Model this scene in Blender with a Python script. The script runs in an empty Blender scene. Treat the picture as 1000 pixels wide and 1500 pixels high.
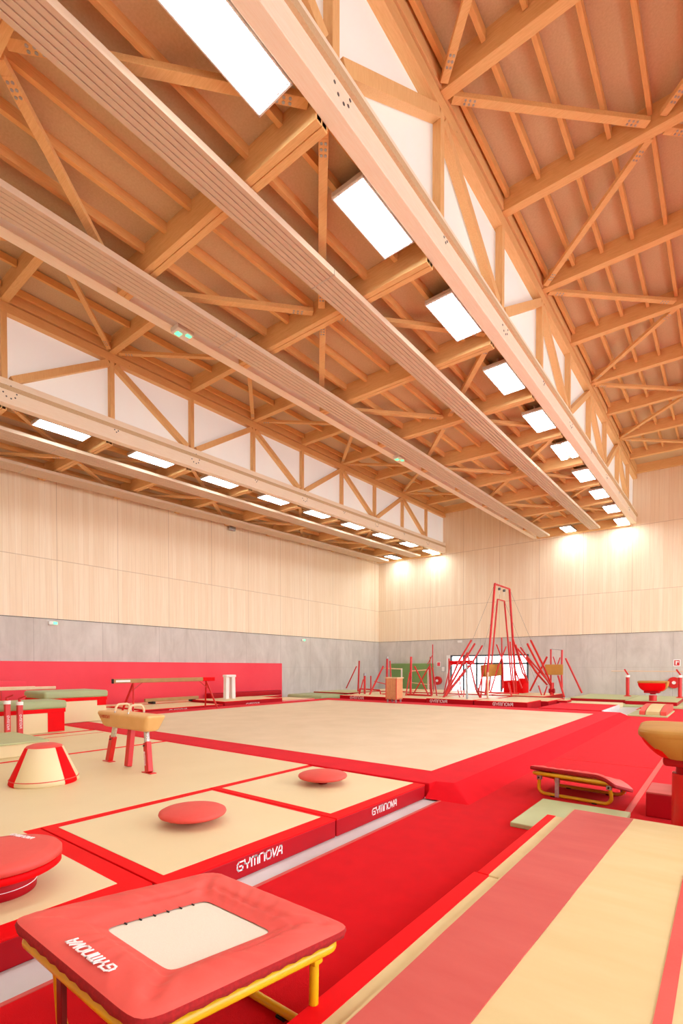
import bpy, bmesh, math, random
from mathutils import Vector, Matrix
random.seed(7)
PI = math.pi
SC = bpy.context.scene
COL = SC.collection

# ------------------------------------------------------------------ camera data (also used to read distances off the photo)
FPX, SHY, YAW, PITCH, EYE = 722.87, 990.31, .6624, -.0181, 1.84
CF = Vector((-math.sin(YAW) * math.cos(PITCH), math.cos(YAW) * math.cos(PITCH), math.sin(PITCH)))
CR = Vector((math.cos(YAW), math.sin(YAW), 0))
CU = CR.cross(CF)
def ray(x, y): return CF + CR * ((x - 500) / FPX) - CU * ((y - SHY) / FPX)
def aY(x, y, Y):
    d = ray(x, y); d = d * (Y / d.y); return Vector((d.x, d.y, d.z + EYE))
def aX(x, y, X):
    d = ray(x, y); d = d * (X / d.x); return Vector((d.x, d.y, d.z + EYE))
def aZ(x, y, Z):
    d = ray(x, y); d = d * ((Z - EYE) / d.z); return Vector((d.x, d.y, Z))

# ------------------------------------------------------------------ materials
def lin(c):
    return tuple(((v / 255) / 12.92 if v / 255 <= .04045 else ((v / 255 + .055) / 1.055) ** 2.4) for v in c) + (1,)
class NT:
    def __init__(s, name):
        s.m = bpy.data.materials.new(name); s.m.use_nodes = True
        s.t = s.m.node_tree; s.n = s.t.nodes; s.l = s.t.links
        s.b = s.n['Principled BSDF']
    def node(s, t, **k):
        n = s.n.new(t)
        for a, v in k.items():
            if a in n.inputs.keys(): n.inputs[a].default_value = v
            else: setattr(n, a, v)
        return n
    def math(s, op, a, b=None):
        n = s.n.new('ShaderNodeMath'); n.operation = op
        for i, v in enumerate((a, b)):
            if v is None: continue
            if isinstance(v, (int, float)): n.inputs[i].default_value = v
            else: s.l.new(v, n.inputs[i])
        return n.outputs[0]
    def mix(s, f, a, b):
        n = s.n.new('ShaderNodeMix'); n.data_type = 'RGBA'
        for sock, v in ((n.inputs[0], f), (n.inputs[6], a), (n.inputs[7], b)):
            if isinstance(v, (int, float)): sock.default_value = v
            elif isinstance(v, tuple): sock.default_value = v
            else: s.l.new(v, sock)
        return n.outputs[2]
    def coord(s, scale=(1, 1, 1), which='Object'):
        tc = s.n.new('ShaderNodeTexCoord'); mp = s.n.new('ShaderNodeMapping')
        mp.inputs['Scale'].default_value = scale
        s.l.new(tc.outputs[which], mp.inputs[0]); return mp.outputs[0]
    def noise(s, vec, scale=5, detail=4, rough=.55, dist=0):
        n = s.node('ShaderNodeTexNoise', Scale=scale, Detail=detail, Roughness=rough, Distortion=dist)
        s.l.new(vec, n.inputs['Vector']); return n.outputs['Fac']
    def ramp(s, f, a, b):
        n = s.n.new('ShaderNodeMapRange'); n.inputs['From Min'].default_value = a; n.inputs['From Max'].default_value = b
        s.l.new(f, n.inputs['Value']); return n.outputs[0]
    def base(s, c): s.l.new(c, s.b.inputs['Base Color'])
    def bump(s, h, strength=.3, dist=.01):
        n = s.node('ShaderNodeBump', Strength=strength, Distance=dist); s.l.new(h, n.inputs['Height'])
        s.l.new(n.outputs[0], s.b.inputs['Normal'])
def mk(name, c1, c2=None, scale=4, rough=.6, stretch=(1, 1, 1), bump=0, bscale=60, metal=0, detail=4, lo=.3, hi=.7, spec=.5):
    t = NT(name); t.b.inputs['Roughness'].default_value = rough; t.b.inputs['Metallic'].default_value = metal
    t.b.inputs['Specular IOR Level'].default_value = spec
    v = t.coord(stretch)
    c2 = c2 or tuple(int(x * .93) for x in c1)
    t.base(t.mix(t.ramp(t.noise(v, scale, detail), lo, hi), lin(c1), lin(c2)))
    if bump: t.bump(t.noise(t.coord(), bscale, 3), bump, .004)
    return t.m
def emis(name, c, s):
    t = NT(name); t.b.inputs['Base Color'].default_value = lin(c)
    t.b.inputs['Emission Color'].default_value = lin(c); t.b.inputs['Emission Strength'].default_value = s
    return t.m
def timber(name, c1, c2, stretch):
    t = NT(name); t.b.inputs['Roughness'].default_value = .62; t.b.inputs['Specular IOR Level'].default_value = .25
    g = t.noise(t.coord(stretch), 6, 6, .65, .6)
    col = t.mix(t.ramp(g, .3, .72), lin(c1), lin(c2))
    kn = t.node('ShaderNodeTexVoronoi', Scale=1.6); t.l.new(t.coord(), kn.inputs['Vector'])
    k = t.ramp(kn.outputs['Distance'], .035, .02)
    k = t.math('MULTIPLY', k, .55)
    t.base(t.mix(k, col, lin((160, 110, 66))))
    t.bump(g, .08, .004)
    return t.m
M = {}
M['beamY'] = timber('glulam along', (240, 196, 138), (226, 176, 116), (9, .7, 9))
M['beamX'] = timber('glulam across', (240, 196, 136), (224, 174, 112), (.7, 9, 9))
M['beamZ'] = timber('glulam upright', (242, 200, 142), (228, 180, 122), (9, 9, .7))
M['chord'] = timber('pale glulam', (252, 240, 220), (247, 229, 203), (9, .5, 9))
M['purlin'] = timber('purlin spruce', (236, 184, 118), (220, 162, 98), (9, .8, 9))
M['board'] = mk('roof board', (216, 190, 152), (206, 178, 140), 30, .8, (1, 1, 1), .05, 120, detail=8, lo=.3, hi=.7, spec=.2)
M['metal'] = mk('galvanised steel', (190, 190, 190), (160, 160, 160), 20, .4, metal=.7)
M['bolt'] = mk('dark bolt', (120, 118, 115), (90, 88, 85), 20, .5, metal=.4)
M['chrome'] = mk('chrome', (225, 225, 225), (200, 200, 200), 5, .22, metal=.9)
M['radiant'] = mk('radiant sheet', (214, 188, 160), (210, 184, 156), .5, .6)
M['lamp'] = emis('lamp diffuser', (234, 250, 255), 21)
M['lamphousing'] = mk('lamp housing', (205, 190, 172), (190, 174, 156), 6, .5, metal=.1)
M['resin'] = mk('grey resin floor', (208, 206, 204), (196, 194, 192), 2, .3, bump=0)
M['carpet'] = mk('red carpet', (206, 8, 18), (196, 6, 16), 5, .95, (1, 1, 1), .5, 260, detail=8, spec=.1)
M['carpet2'] = mk('red sprung floor carpet', (216, 14, 28), (204, 10, 24), 3, .95, bump=.3, bscale=220, spec=.1)
M['sand'] = mk('beige sprung carpet', (226, 202, 170), (218, 194, 160), 1.2, .95, bump=.3, bscale=220, spec=.1)
M['cream'] = mk('cream vinyl', (226, 206, 162), (222, 200, 154), .8, .45, spec=.3)
M['cream2'] = mk('cream cloth', (212, 186, 134), (206, 178, 124), .9, .6, (1, 5, 1), .35, 5, spec=.3)
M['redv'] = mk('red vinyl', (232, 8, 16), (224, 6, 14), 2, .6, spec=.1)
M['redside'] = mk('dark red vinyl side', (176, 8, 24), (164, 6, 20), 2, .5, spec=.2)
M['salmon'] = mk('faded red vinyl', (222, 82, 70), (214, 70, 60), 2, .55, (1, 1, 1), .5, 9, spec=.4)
M['pinkband'] = mk('washed red band', (198, 86, 76), (190, 74, 66), 1.2, .6, (1, 4, 1), .4, 5, spec=.3)
M['velcro'] = mk('dark red webbing', (170, 14, 18), (140, 8, 12), 60, .9)
M['bed'] = mk('trampoline bed', (226, 212, 192), (218, 202, 180), 200, .7)
M['yellow'] = mk('yellow enamel', (226, 176, 16), (214, 160, 10), 3, .35)
M['redsteel'] = mk('red enamel', (214, 34, 30), (200, 24, 24), 3, .35)
M['darkred'] = mk('dark red enamel', (122, 20, 18), (105, 16, 14), 3, .4)
M['tan'] = mk('tan suede', (186, 132, 54), (172, 118, 42), 3, .8, bump=.2, bscale=120)
M['beamtan'] = mk('tan beam suede', (184, 140, 90), (172, 128, 80), 3, .8)
M['leather'] = mk('pale leather', (232, 184, 118), (222, 170, 104), 3, .5)
M['green'] = mk('sage vinyl', (186, 190, 138), (176, 180, 128), 1.5, .5)
M['green2'] = mk('deeper sage vinyl', (168, 176, 128), (158, 166, 118), 1.5, .5)
M['olive'] = mk('green wall mat', (120, 150, 84), (110, 140, 76), 1.5, .6)
M['white'] = mk('white paint', (238, 234, 228), (230, 226, 220), 3, .5)
M['letter'] = mk('white print', (248, 240, 236), (244, 234, 230), 3, .5)
M['letterred'] = mk('red print', (214, 84, 50), (206, 74, 42), 3, .5)
M['wallpad'] = mk('red wall padding', (242, 76, 88), (236, 66, 80), .6, .6, spec=.2)
M['dark'] = mk('black rubber', (40, 36, 34), (30, 28, 26), 3, .7)
M['frame'] = mk('dark window frame', (70, 80, 84), (60, 70, 74), 3, .5)
M['woodlight'] = mk('birch rail', (232, 196, 158), (222, 184, 144), 8, .5)
M['cartwood'] = mk('cart ply', (226, 156, 108), (214, 140, 92), 8, .6)
M['pave'] = mk('pale paving', (225, 222, 216), (205, 202, 196), 2, .9)
M['greenlamp'] = emis('green running-man lamp', (90, 230, 150), 1.6)
M['steelpale'] = mk('pale edge trim', (222, 214, 212), (210, 202, 200), 3, .5)
M['glaze'] = (lambda: (lambda t: (t.b.inputs.__getitem__('Roughness').__setattr__('default_value', .6),
    t.base(t.mix(t.ramp(t.noise(t.coord((1, 1, .3)), .8, 3), .3, .7), lin((240, 236, 226)), lin((232, 226, 214)))),
    t.b.inputs['Emission Color'].__setattr__('default_value', lin((240, 246, 250))),
    t.b.inputs['Emission Strength'].__setattr__('default_value', .2), t.m)[-1])(NT('daylit polycarbonate')))()
def glass():
    m = bpy.data.materials.new('door glass'); m.use_nodes = True; t = m.node_tree; t.nodes.clear()
    o = t.nodes.new('ShaderNodeOutputMaterial'); a = t.nodes.new('ShaderNodeBsdfTransparent'); b = t.nodes.new('ShaderNodeBsdfGlossy')
    b.inputs['Roughness'].default_value = .02; mx = t.nodes.new('ShaderNodeMixShader'); mx.inputs[0].default_value = .06
    t.links.new(a.outputs[0], mx.inputs[1]); t.links.new(b.outputs[0], mx.inputs[2]); t.links.new(mx.outputs[0], o.inputs[0]); return m
M['glass'] = glass()
for q in ('carpet', 'carpet2'):
    bs = M[q].node_tree.nodes['Principled BSDF']; bs.inputs['Sheen Weight'].default_value = .15; bs.inputs['Sheen Roughness'].default_value = .4; bs.inputs['Sheen Tint'].default_value = (1, .25, .28, 1)
def wallwood():
    t = NT('ply wall lining'); t.b.inputs['Roughness'].default_value = .7; t.b.inputs['Specular IOR Level'].default_value = .2
    tc = t.n.new('ShaderNodeTexCoord'); sp = t.n.new('ShaderNodeSeparateXYZ'); t.l.new(tc.outputs['Object'], sp.inputs[0])
    a = t.math('ADD', sp.outputs[0], sp.outputs[1]); z = sp.outputs[2]
    wn = t.n.new('ShaderNodeTexWhiteNoise'); wn.noise_dimensions = '2D'
    cb = t.n.new('ShaderNodeCombineXYZ'); t.l.new(t.math('FLOOR', t.math('DIVIDE', a, .21)), cb.inputs[0])
    t.l.new(t.math('FLOOR', t.math('DIVIDE', t.math('ADD', z, 1.1), 3.61)), cb.inputs[1]); t.l.new(cb.outputs[0], wn.inputs['Vector'])
    c2 = t.n.new('ShaderNodeCombineXYZ'); t.l.new(t.math('MULTIPLY', a, 14), c2.inputs[0]); t.l.new(t.math('MULTIPLY', z, .5), c2.inputs[1])
    grain = t.noise(c2.outputs[0], 1.0, 5, .6, .4)
    col = t.mix(wn.outputs['Value'], lin((246, 228, 202)), lin((240, 218, 188)))
    col = t.mix(t.math('MULTIPLY', t.ramp(grain, .4, .8), .6), col, lin((230, 200, 164)))
    fr = t.math('FRACT', t.math('DIVIDE', a, .21)); l1 = t.math('MULTIPLY', t.math('LESS_THAN', fr, .045), .22)
    f2 = t.math('FRACT', t.math('DIVIDE', a, 2.52)); l2 = t.math('MULTIPLY', t.math('LESS_THAN', f2, .008), .5)
    f3 = t.math('FRACT', t.math('DIVIDE', t.math('ADD', z, 1.1), 3.61)); l3 = t.math('MULTIPLY', t.math('LESS_THAN', f3, .008), .4)
    l = t.math('MAXIMUM', t.math('MAXIMUM', l1, l2), l3)
    t.base(t.mix(l, col, lin((150, 112, 78)))); return t.m
M['wallwood'] = wallwood()
def concrete():
    t = NT('cast concrete'); t.b.inputs['Roughness'].default_value = .6; t.b.inputs['Specular IOR Level'].default_value = .3
    tc = t.n.new('ShaderNodeTexCoord'); sp = t.n.new('ShaderNodeSeparateXYZ'); t.l.new(tc.outputs['Object'], sp.inputs[0])
    a = t.math('ADD', sp.outputs[0], sp.outputs[1]); z = sp.outputs[2]
    n = t.noise(t.coord((1, 1, .45)), 1.1, 8, .65, .5)
    n2 = t.noise(t.coord((3, 3, .25)), 1.6, 5, .6)
    col = t.mix(t.ramp(n, .3, .7), lin((214, 206, 198)), lin((190, 180, 171)))
    col = t.mix(t.math('MULTIPLY', t.ramp(n2, .55, .8), .5), col, lin((172, 162, 153)))
    f2 = t.math('FRACT', t.math('DIVIDE', a, 2.7)); l2 = t.math('MULTIPLY', t.math('LESS_THAN', f2, .008), .45)
    f3 = t.math('FRACT', t.math('DIVIDE', t.math('ADD', z, .15), 1.98)); l3 = t.math('MULTIPLY', t.math('LESS_THAN', f3, .008), .3)
    t.base(t.mix(t.math('MAXIMUM', l2, l3), col, lin((140, 130, 122)))); t.bump(n, .1, .01); return t.m
M['concrete'] = concrete()

# ------------------------------------------------------------------ mesh building
class MB:
    def __init__(s): s.v = []; s.f = []; s.sm = []
    def add(s, vs, fs, smooth=False):
        o = len(s.v); s.v += [Vector(v) for v in vs]; s.f += [tuple(i + o for i in f) for f in fs]; s.sm += [smooth] * len(fs); return s
    def box(s, x0, y0, z0, x1, y1, z1):
        x0, x1 = sorted((x0, x1)); y0, y1 = sorted((y0, y1)); z0, z1 = sorted((z0, z1))
        return s.add([(x0, y0, z0), (x1, y0, z0), (x1, y1, z0), (x0, y1, z0), (x0, y0, z1), (x1, y0, z1), (x1, y1, z1), (x0, y1, z1)],
                     [(0, 3, 2, 1), (4, 5, 6, 7), (0, 1, 5, 4), (1, 2, 6, 5), (2, 3, 7, 6), (3, 0, 4, 7)])
    def rbox(s, x0, y0, z0, x1, y1, z1, r=.02, seg=3):
        bm = bmesh.new(); bmesh.ops.create_cube(bm, size=1)
        for v in bm.verts: v.co = Vector(((x0 + x1) / 2 + v.co.x * (x1 - x0), (y0 + y1) / 2 + v.co.y * (y1 - y0), (z0 + z1) / 2 + v.co.z * (z1 - z0)))
        bmesh.ops.bevel(bm, geom=bm.edges[:], offset=r, segments=seg, profile=.5, affect='EDGES')
        bm.verts.index_update()
        s.add([v.co.copy() for v in bm.verts], [tuple(v.index for v in f.verts) for f in bm.faces], True); bm.free(); return s
    def prism(s, prof, axis, a0, a1, smooth=False):
        # prof: list of 2D points, extruded along axis ('x': (y,z), 'y': (x,z), 'z': (x,y))
        n = len(prof); vs = []
        for a in (a0, a1):
            for p, q in prof: vs.append({'x': (a, p, q), 'y': (p, a, q), 'z': (p, q, a)}[axis])
        fs = [(i, (i + 1) % n, n + (i + 1) % n, n + i) for i in range(n)]
        return s.add(vs, fs + [tuple(range(n))[::-1], tuple(range(n, 2 * n))], smooth)
    def beam(s, p, q, w, h, up=(0, 0, 1)):
        p, q = Vector(p), Vector(q); d = (q - p).normalized(); u = Vector(up)
        sd = d.cross(u); sd = sd.normalized() if sd.length > 1e-5 else Vector((1, 0, 0)); u = sd.cross(d).normalized()
        a, b = sd * (w / 2), u * (h / 2)
        return s.add([p - a - b, p + a - b, p + a + b, p - a + b, q - a - b, q + a - b, q + a + b, q - a + b],
                     [(0, 3, 2, 1), (4, 5, 6, 7), (0, 1, 5, 4), (1, 2, 6, 5), (2, 3, 7, 6), (3, 0, 4, 7)])
    def tube(s, pts, r, n=8, closed=False, r2=None):
        pts = [Vector(p) for p in pts]; m = len(pts); vs = []; fs = []; ref = None
        for i, p in enumerate(pts):
            a = pts[(i - 1) % m] if (closed or i > 0) else p; b = pts[(i + 1) % m] if (closed or i < m - 1) else p
            d = (b - a).normalized()
            if ref is None: ref = Vector((0, 0, 1)) if abs(d.z) < .9 else Vector((1, 0, 0))
            e = (ref - d * ref.dot(d)).normalized(); ref = e; g = d.cross(e)
            rr = r if r2 is None else r + (r2 - r) * i / (m - 1)
            for k in range(n):
                t = 2 * PI * k / n; vs.append(p + e * (rr * math.cos(t)) + g * (rr * math.sin(t)))
        for i in range(m if closed else m - 1):
            for k in range(n):
                fs.append((i * n + k, i * n + (k + 1) % n, ((i + 1) % m) * n + (k + 1) % n, ((i + 1) % m) * n + k))
        s.add(vs, fs, True)
        if not closed: s.add(vs[:n], [tuple(range(n))[::-1]]); s.add(vs[-n:], [tuple(range(n))])
        return s
    def cyl(s, p, q, r, n=20, r2=None): return s.tube([p, q], r, n, r2=r2)
    def lathe(s, prof, c=(0, 0, 0), n=48, a0=0, a1=2 * PI):
        full = abs(a1 - a0 - 2 * PI) < 1e-6; m = n if full else n + 1; vs = []; fs = []; c = Vector(c)
        for i in range(m):
            t = a0 + (a1 - a0) * i / n
            for r, z in prof: vs.append(c + Vector((r * math.cos(t), r * math.sin(t), z)))
        k = len(prof)
        for i in range(n):
            j = (i + 1) % m
            for q in range(k - 1): fs.append((i * k + q, j * k + q, j * k + q + 1, i * k + q + 1))
        return s.add(vs, fs, True)
    def quad(s, a, b, c, d): return s.add([a, b, c, d], [(0, 1, 2, 3)])
    def letters(s, o, u, v, h, text='GYMNOVA', t=.003, sw=.17):
        L = {'G': ([[(.85, .95), (.25, .95), (0, .7), (0, .25), (.2, 0), (.8, 0), (.8, .48), (.38, .48)]], 1.1),
             'Y': ([[(0, 1), (.05, .6), (.4, .42), (.4, 0)], [(.8, 1), (.75, .6), (.4, .42)]], 1.05),
             'M': ([[(0, 0), (0, 1), (.35, 1), (.48, .85), (.48, 0)], [(.48, .85), (.62, 1), (.85, 1), (.96, .85), (.96, 0)]], 1.25),
             'N': ([[(0, 0), (0, 1), (.6, 1), (.8, .8), (.8, 0)]], 1.08),
             'O': ([[(.2, 0), (0, .22), (0, .78), (.2, 1), (.62, 1), (.82, .78), (.82, .22), (.62, 0), (.2, 0)]], 1.08),
             'V': ([[(0, 1), (.2, 0), (.75, 1)]], .72),
             'A': ([[(0, 0), (.5, 1), (.85, 1), (.85, 0)], [(.28, .4), (.85, .4)]], 1)}
        u, v, o = Vector(u).normalized(), Vector(v).normalized(), Vector(o); n = u.cross(v); x = 0
        for ch in text:
            st, adv = L[ch]
            for pl in st:
                for (ax, ay), (bx, by) in zip(pl, pl[1:]):
                    p = o + u * ((x + ax) * h) + v * (ay * h); q = o + u * ((x + bx) * h) + v * (by * h)
                    d = (q - p).normalized(); sd = n.cross(d) * (sw * h / 2); e = d * (sw * h / 2)
                    p, q = p - e, q + e
                    s.add([p - sd, q - sd, q + sd, p + sd] + [w + n * t for w in (p - sd, q - sd, q + sd, p + sd)],
                          [(4, 5, 6, 7), (0, 1, 5, 4), (1, 2, 6, 5), (2, 3, 7, 6), (3, 0, 4, 7)])
            x += adv
        s.width = x * h
        return s
def obj(name, mb, mat, parent=None, world=None, bevel=0, loc=(0, 0, 0)):
    me = bpy.data.meshes.new(name)
    off = Vector(world) if world is not None else (Vector(parent.location) if parent is not None and world is None and parent.get('_w') else Vector((0, 0, 0)))
    if parent is not None and parent.parent is not None and parent.get('_off') is not None: off = Vector(parent['_off'])
    me.from_pydata([v - off for v in mb.v], [], mb.f); me.materials.append(M[mat] if isinstance(mat, str) else mat)
    for p, s in zip(me.polygons, mb.sm): p.use_smooth = s
    me.validate(); me.update()
    o = bpy.data.objects.new(name, me); COL.objects.link(o); o.location = loc
    if parent is not None: o.parent = parent
    if bevel:
        b = o.modifiers.new('bevel', 'BEVEL'); b.width = bevel; b.segments = 2; b.limit_method = 'ANGLE'
    return o
def tag(o, label, cat, group=None, kind=None):
    o['label'] = label; o['category'] = cat
    if group: o['group'] = group
    if kind: o['kind'] = kind
    return o
def thing(name, label, cat, loc=(0, 0, 0), rz=0, group=None):
    o = bpy.data.objects.new(name, None); COL.objects.link(o); o.location = loc; o.rotation_euler = (0, 0, rz)
    o.empty_display_size = .1
    return tag(o, label, cat, group)
class W:
    """a thing whose parts are written in world coordinates"""
    def __init__(s, name, label, cat, loc, group=None):
        s.o = thing(name, label, cat, loc, 0, group); s.loc = Vector(loc)
    def part(s, name, mb, mat, bevel=0, under=None, label=None):
        me = bpy.data.meshes.new(name)
        me.from_pydata([v - s.loc for v in mb.v], [], mb.f); me.materials.append(M[mat])
        for p, q in zip(me.polygons, mb.sm): p.use_smooth = q
        me.validate(); me.update()
        o = bpy.data.objects.new(name, me); COL.objects.link(o); o.parent = under or s.o
        if bevel:
            b = o.modifiers.new('bevel', 'BEVEL'); b.width = bevel; b.segments = 2; b.limit_method = 'ANGLE'
        if label: o['label'] = label
        return o
def struct(name, mb, mat, bevel=0):
    o = obj(name, mb, mat, bevel=bevel); o['kind'] = 'structure'; return o
def dup(root, loc, label=None, rz=None, group=None):
    r = root.copy(); COL.objects.link(r); r.location = loc
    if label: r['label'] = label
    if group: r['group'] = group
    if rz is not None: r.rotation_euler = (0, 0, rz)
    for ch in root.children:
        c = ch.copy(); COL.objects.link(c); c.parent = r
        for g in ch.children:
            d = g.copy(); COL.objects.link(d); d.parent = c
    return r

# ------------------------------------------------------------------ the hall
SL = .0287
def zb(y): return 8.94 + SL * y
YF, XL, XR, YB = 32.0, -21.3, 7.6, -5.0
struct('floor', MB().box(XL - .3, YB - .3, -.2, XR + .3, YF + .3, 0), 'resin')
DX0, DX1, DZ = -15.55, -9.9, 2.67
m = MB(); m.box(XL, YF, 0, DX0, YF + .3, 3.76); m.box(DX1, YF, 0, XR, YF + .3, 3.76); m.box(DX0, YF, DZ, DX1, YF + .3, 3.76)
struct('wall_far_base', m, 'concrete')
struct('wall_far', MB().box(XL, YF - .03, 3.78, XR, YF + .3, 13.9), 'wallwood')
struct('shadow_line_far', MB().box(XL, YF - .015, 3.755, XR, YF + .02, 3.785), 'bolt')  # dark strip drawn as the shadow line between concrete and timber
struct('wall_left_base', MB().box(XL - .3, YB, 0, XL, YF, 3.76), 'concrete')
struct('wall_left', MB().box(XL - .3, YB, 3.78, XL + .03, YF, 10.6), 'wallwood')
struct('shadow_line_left', MB().box(XL - .02, YB, 3.755, XL + .015, YF, 3.785), 'bolt')  # same shadow line put in as a dark strip on the left wall
m = MB(); m.box(XR, YB, 0, XR + .3, YF, .5); m.box(XR, YB, .5, XR + .3, -1, 10.6); m.box(XR, 29, .5, XR + .3, YF, 10.6); m.box(XR, -1, 7.6, XR + .3, 29, 10.6)
struct('wall_right', m, 'wallwood')
m = MB()
for k in range(11): m.box(XR + .05, -1.05 + 3 * k, .5, XR + .2, -.95 + 3 * k, 7.6)
for z in (.55, 3.0, 7.55): m.box(XR + .05, -1, z - .05, XR + .2, 29, z + .05)
struct('window_9', m, 'frame')  # unseen glazed opening, added to let daylight in from the right
struct('ground_outside', MB().box(XR + .35, -40, -.25, 50, 60, -.02), 'pave')  # unseen paving, added to bounce daylight up to the ceiling
struct('wall_back_base', MB().box(XL, YB - .3, 0, XR, YB, 3.76), 'concrete')
struct('wall_back', MB().box(XL, YB - .3, 3.78, XR, YB + .03, 13.2), 'wallwood')
# glazed doors in the far wall
m = MB(); m.box(DX0, YF - .06, 0, DX0 + .28, YF + .25, DZ)
struct('trim_door', m, 'white')
m = MB(); m.box(DX0 + .28, YF - .02, DZ - .1, DX1, YF + .1, DZ); m.box(DX0 + .28, YF - .02, 2.02, DX1, YF + .1, 2.14)
for x in (DX0 + .33, DX0 + 1.25, -13.35, -11.65, -9.98): m.box(x - .05, YF - .02, 0, x + .05, YF + .1, DZ)
m.box(DX0 + .28, YF - .02, 0, DX1, YF + .1, .1)
wf = struct('window_1', m, 'frame')
g = obj('pane', MB().box(DX0 + .3, YF + .03, .1, DX1, YF + .04, DZ - .05), 'glass', wf)
m = MB().box(-40, YF + .35, -.25, 20, YF + 40, -.02); struct('ground_outside', m, 'pave')

# roof skins, clerestory panels, ceiling zones
ZL = [(-21.3, -15.95, 0), (-9.4, -4.3, 0), (1.99, 7.6, 0)]
ZH = [(-15.67, -9.65, 1), (-4.06, 1.75, 1)]
def skin(x0, x1, off, th=.12):
    mb = MB()
    vs = [(x, y, zb(y) + off - .016 * (x - x0) + dz) for dz in (0, th) for x, y in ((x0, YB), (x1, YB), (x1, YF), (x0, YF))]
    mb.add(vs, [(3, 2, 1, 0), (4, 5, 6, 7), (0, 1, 5, 4), (1, 2, 6, 5), (2, 3, 7, 6), (3, 0, 4, 7)]); return mb
for x0, x1, h in ZL: struct('ceiling', skin(x0 - .3, x1 + .3, .47), 'board')
for x0, x1, h in ZH: struct('ceiling', skin(x0 - .3, x1 + .3, 3.2), 'board')

YK = [5.1 + 3.02 * k for k in range(-3, 9)]          # cross-frames every 3.02 m
def zslab(x0, x1, off0, off1, y0, y1, mb):
    mb.add([(x, y, zb(y) + o) for o in (off0, off1) for x, y in ((x0, y0), (x1, y0), (x1, y1), (x0, y1))],
           [(3, 2, 1, 0), (4, 5, 6, 7), (0, 1, 5, 4), (1, 2, 6, 5), (2, 3, 7, 6), (3, 0, 4, 7)]); return mb
def truss(xf, sgn, label, name_i):
    # xf is the face towards the high bay, sgn -1: timber lies to the left of that face
    T = W('roof_truss', label, 'roof truss', (xf, 0, 8.9))
    xa, xb = xf, xf + sgn * .25
    T.part('bottom_chord', zslab(min(xa, xb), max(xa, xb), 0, .68, YB, YF, MB()), 'chord', .008)
    T.part('top_chord', zslab(min(xa, xb) + .0, max(xa, xb), 2.48, 2.74, YB, YF, MB()), 'beamY', .006)
    T.part('wall_plate', zslab(min(xa, xb) + .02, max(xa, xb) + .03, 2.78, 3.14, YB, YF, MB()), 'beamY', .006)
    xc = xf + sgn * .085
    for y in YK:
        if y < -1: continue
        T.part('post', MB().box(xc - .08, y - .075, zb(y) + .67, xc + .08, y + .075, zb(y) + 2.49), 'beamZ', .006)
    for k, y in enumerate(YK):
        if y < 0 or abs((y - 8.12) / 6.04 - round((y - 8.12) / 6.04)) > .1: continue
        for s_ in (-1, 1):
            ye = y + s_ * 2.82
            if ye > YF - .1: ye = YF - .15
            xd = xf + sgn * .09
            T.part('diagonal', MB().beam((xd, y + s_ * .1, zb(y) + 2.42), (xd, ye, zb(ye) + .70), .2, .17, up=(1, 0, 0)), 'beamZ', .006)
    pb = MB()
    for k, y in enumerate(YK):
        if y < 0: continue
        big = abs((y - 5.1) / 6.04 - round((y - 5.1) / 6.04)) < .1
        for i in range(9 if big else 4):
            a = i * 2 * PI / (9 if big else 4)
            r = .17 if big else .06
            yy, zz = y + .12 + r * math.cos(a), zb(y) + .34 + r * math.sin(a)
            x1 = xf - sgn * .006
            pb.cyl((x1, yy, zz), (xf + sgn * .01, yy, zz), .022, 8)
    T.part('bolt_heads', pb, 'bolt')
    return T
truss(-15.67, -1, 'long timber roof truss nearest the left wall, with white panels behind its struts', 0)
truss(-9.65, 1, 'roof truss over the middle of the hall, showing only its dark lower chord', 1)
truss(-4.06, -1, 'large pale timber roof truss running overhead from top centre to the far wall', 2)
truss(1.75, 1, 'roof truss on the right, outside the right edge of the view', 3)
i = 2
for xf, sgn in ((-15.67, -1), (-9.65, 1), (-4.06, -1), (1.75, 1)):
    xp = xf + sgn * .2
    struct('window_%d' % i, zslab(min(xp, xp + sgn * .05), max(xp, xp + sgn * .05), .6, 2.9, YB, YF, MB()), 'glaze'); i += 1

# cross beams
def cross(x0, x1, off, name, label, group, grooved):
    mb = MB(); L = x1 - x0; t = -.016 if grooved else -.016
    def seg(ya, yb, za, zc):
        vs = [(x, y, z + t * x) for z in (za, zc) for x, y in ((0, ya), (L, ya), (L, yb), (0, yb))]
        mb.add(vs, [(3, 2, 1, 0), (4, 5, 6, 7), (0, 1, 5, 4), (1, 2, 6, 5), (2, 3, 7, 6), (3, 0, 4, 7)])
    if grooved: seg(-.12, -.008, 0, .46); seg(.008, .12, 0, .46); seg(-.1, .1, .02, .44)
    else: seg(-.1, .1, 0, .46)
    first = None
    for y in YK + [YF - .16]:
        if y < -2: continue
        if first is None:
            o = obj(name, mb, 'beamX', bevel=.005); first = o
        else: o = first.copy(); COL.objects.link(o)
        o.location = (x0, y, zb(y) + off); tag(o, label, 'ceiling beam', group)
LOFF, HOFF = 0.0, 2.74
cross(-21.27, -15.92, LOFF, 'roof_beam', 'short timber beam crossing the low ceiling beside the left wall', 'cross beams of the low ceiling beside the left wall', True)
cross(-15.67, -9.65, HOFF, 'roof_beam', 'timber beam crossing the raised ceiling left of the middle', 'cross beams of the left raised ceiling', False)
cross(-9.4, -4.31, LOFF, 'roof_beam', 'timber beam crossing the low ceiling in the middle of the hall', 'cross beams of the middle low ceiling', True)
cross(-4.06, 1.75, HOFF, 'roof_beam', 'timber beam crossing the high ceiling at top right', 'cross beams of the high right ceiling', False)
cross(2.0, 7.57, LOFF, 'roof_beam', 'timber beam of the low ceiling beyond the right edge of the view', 'cross beams of the low ceiling on the far right', True)
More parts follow.
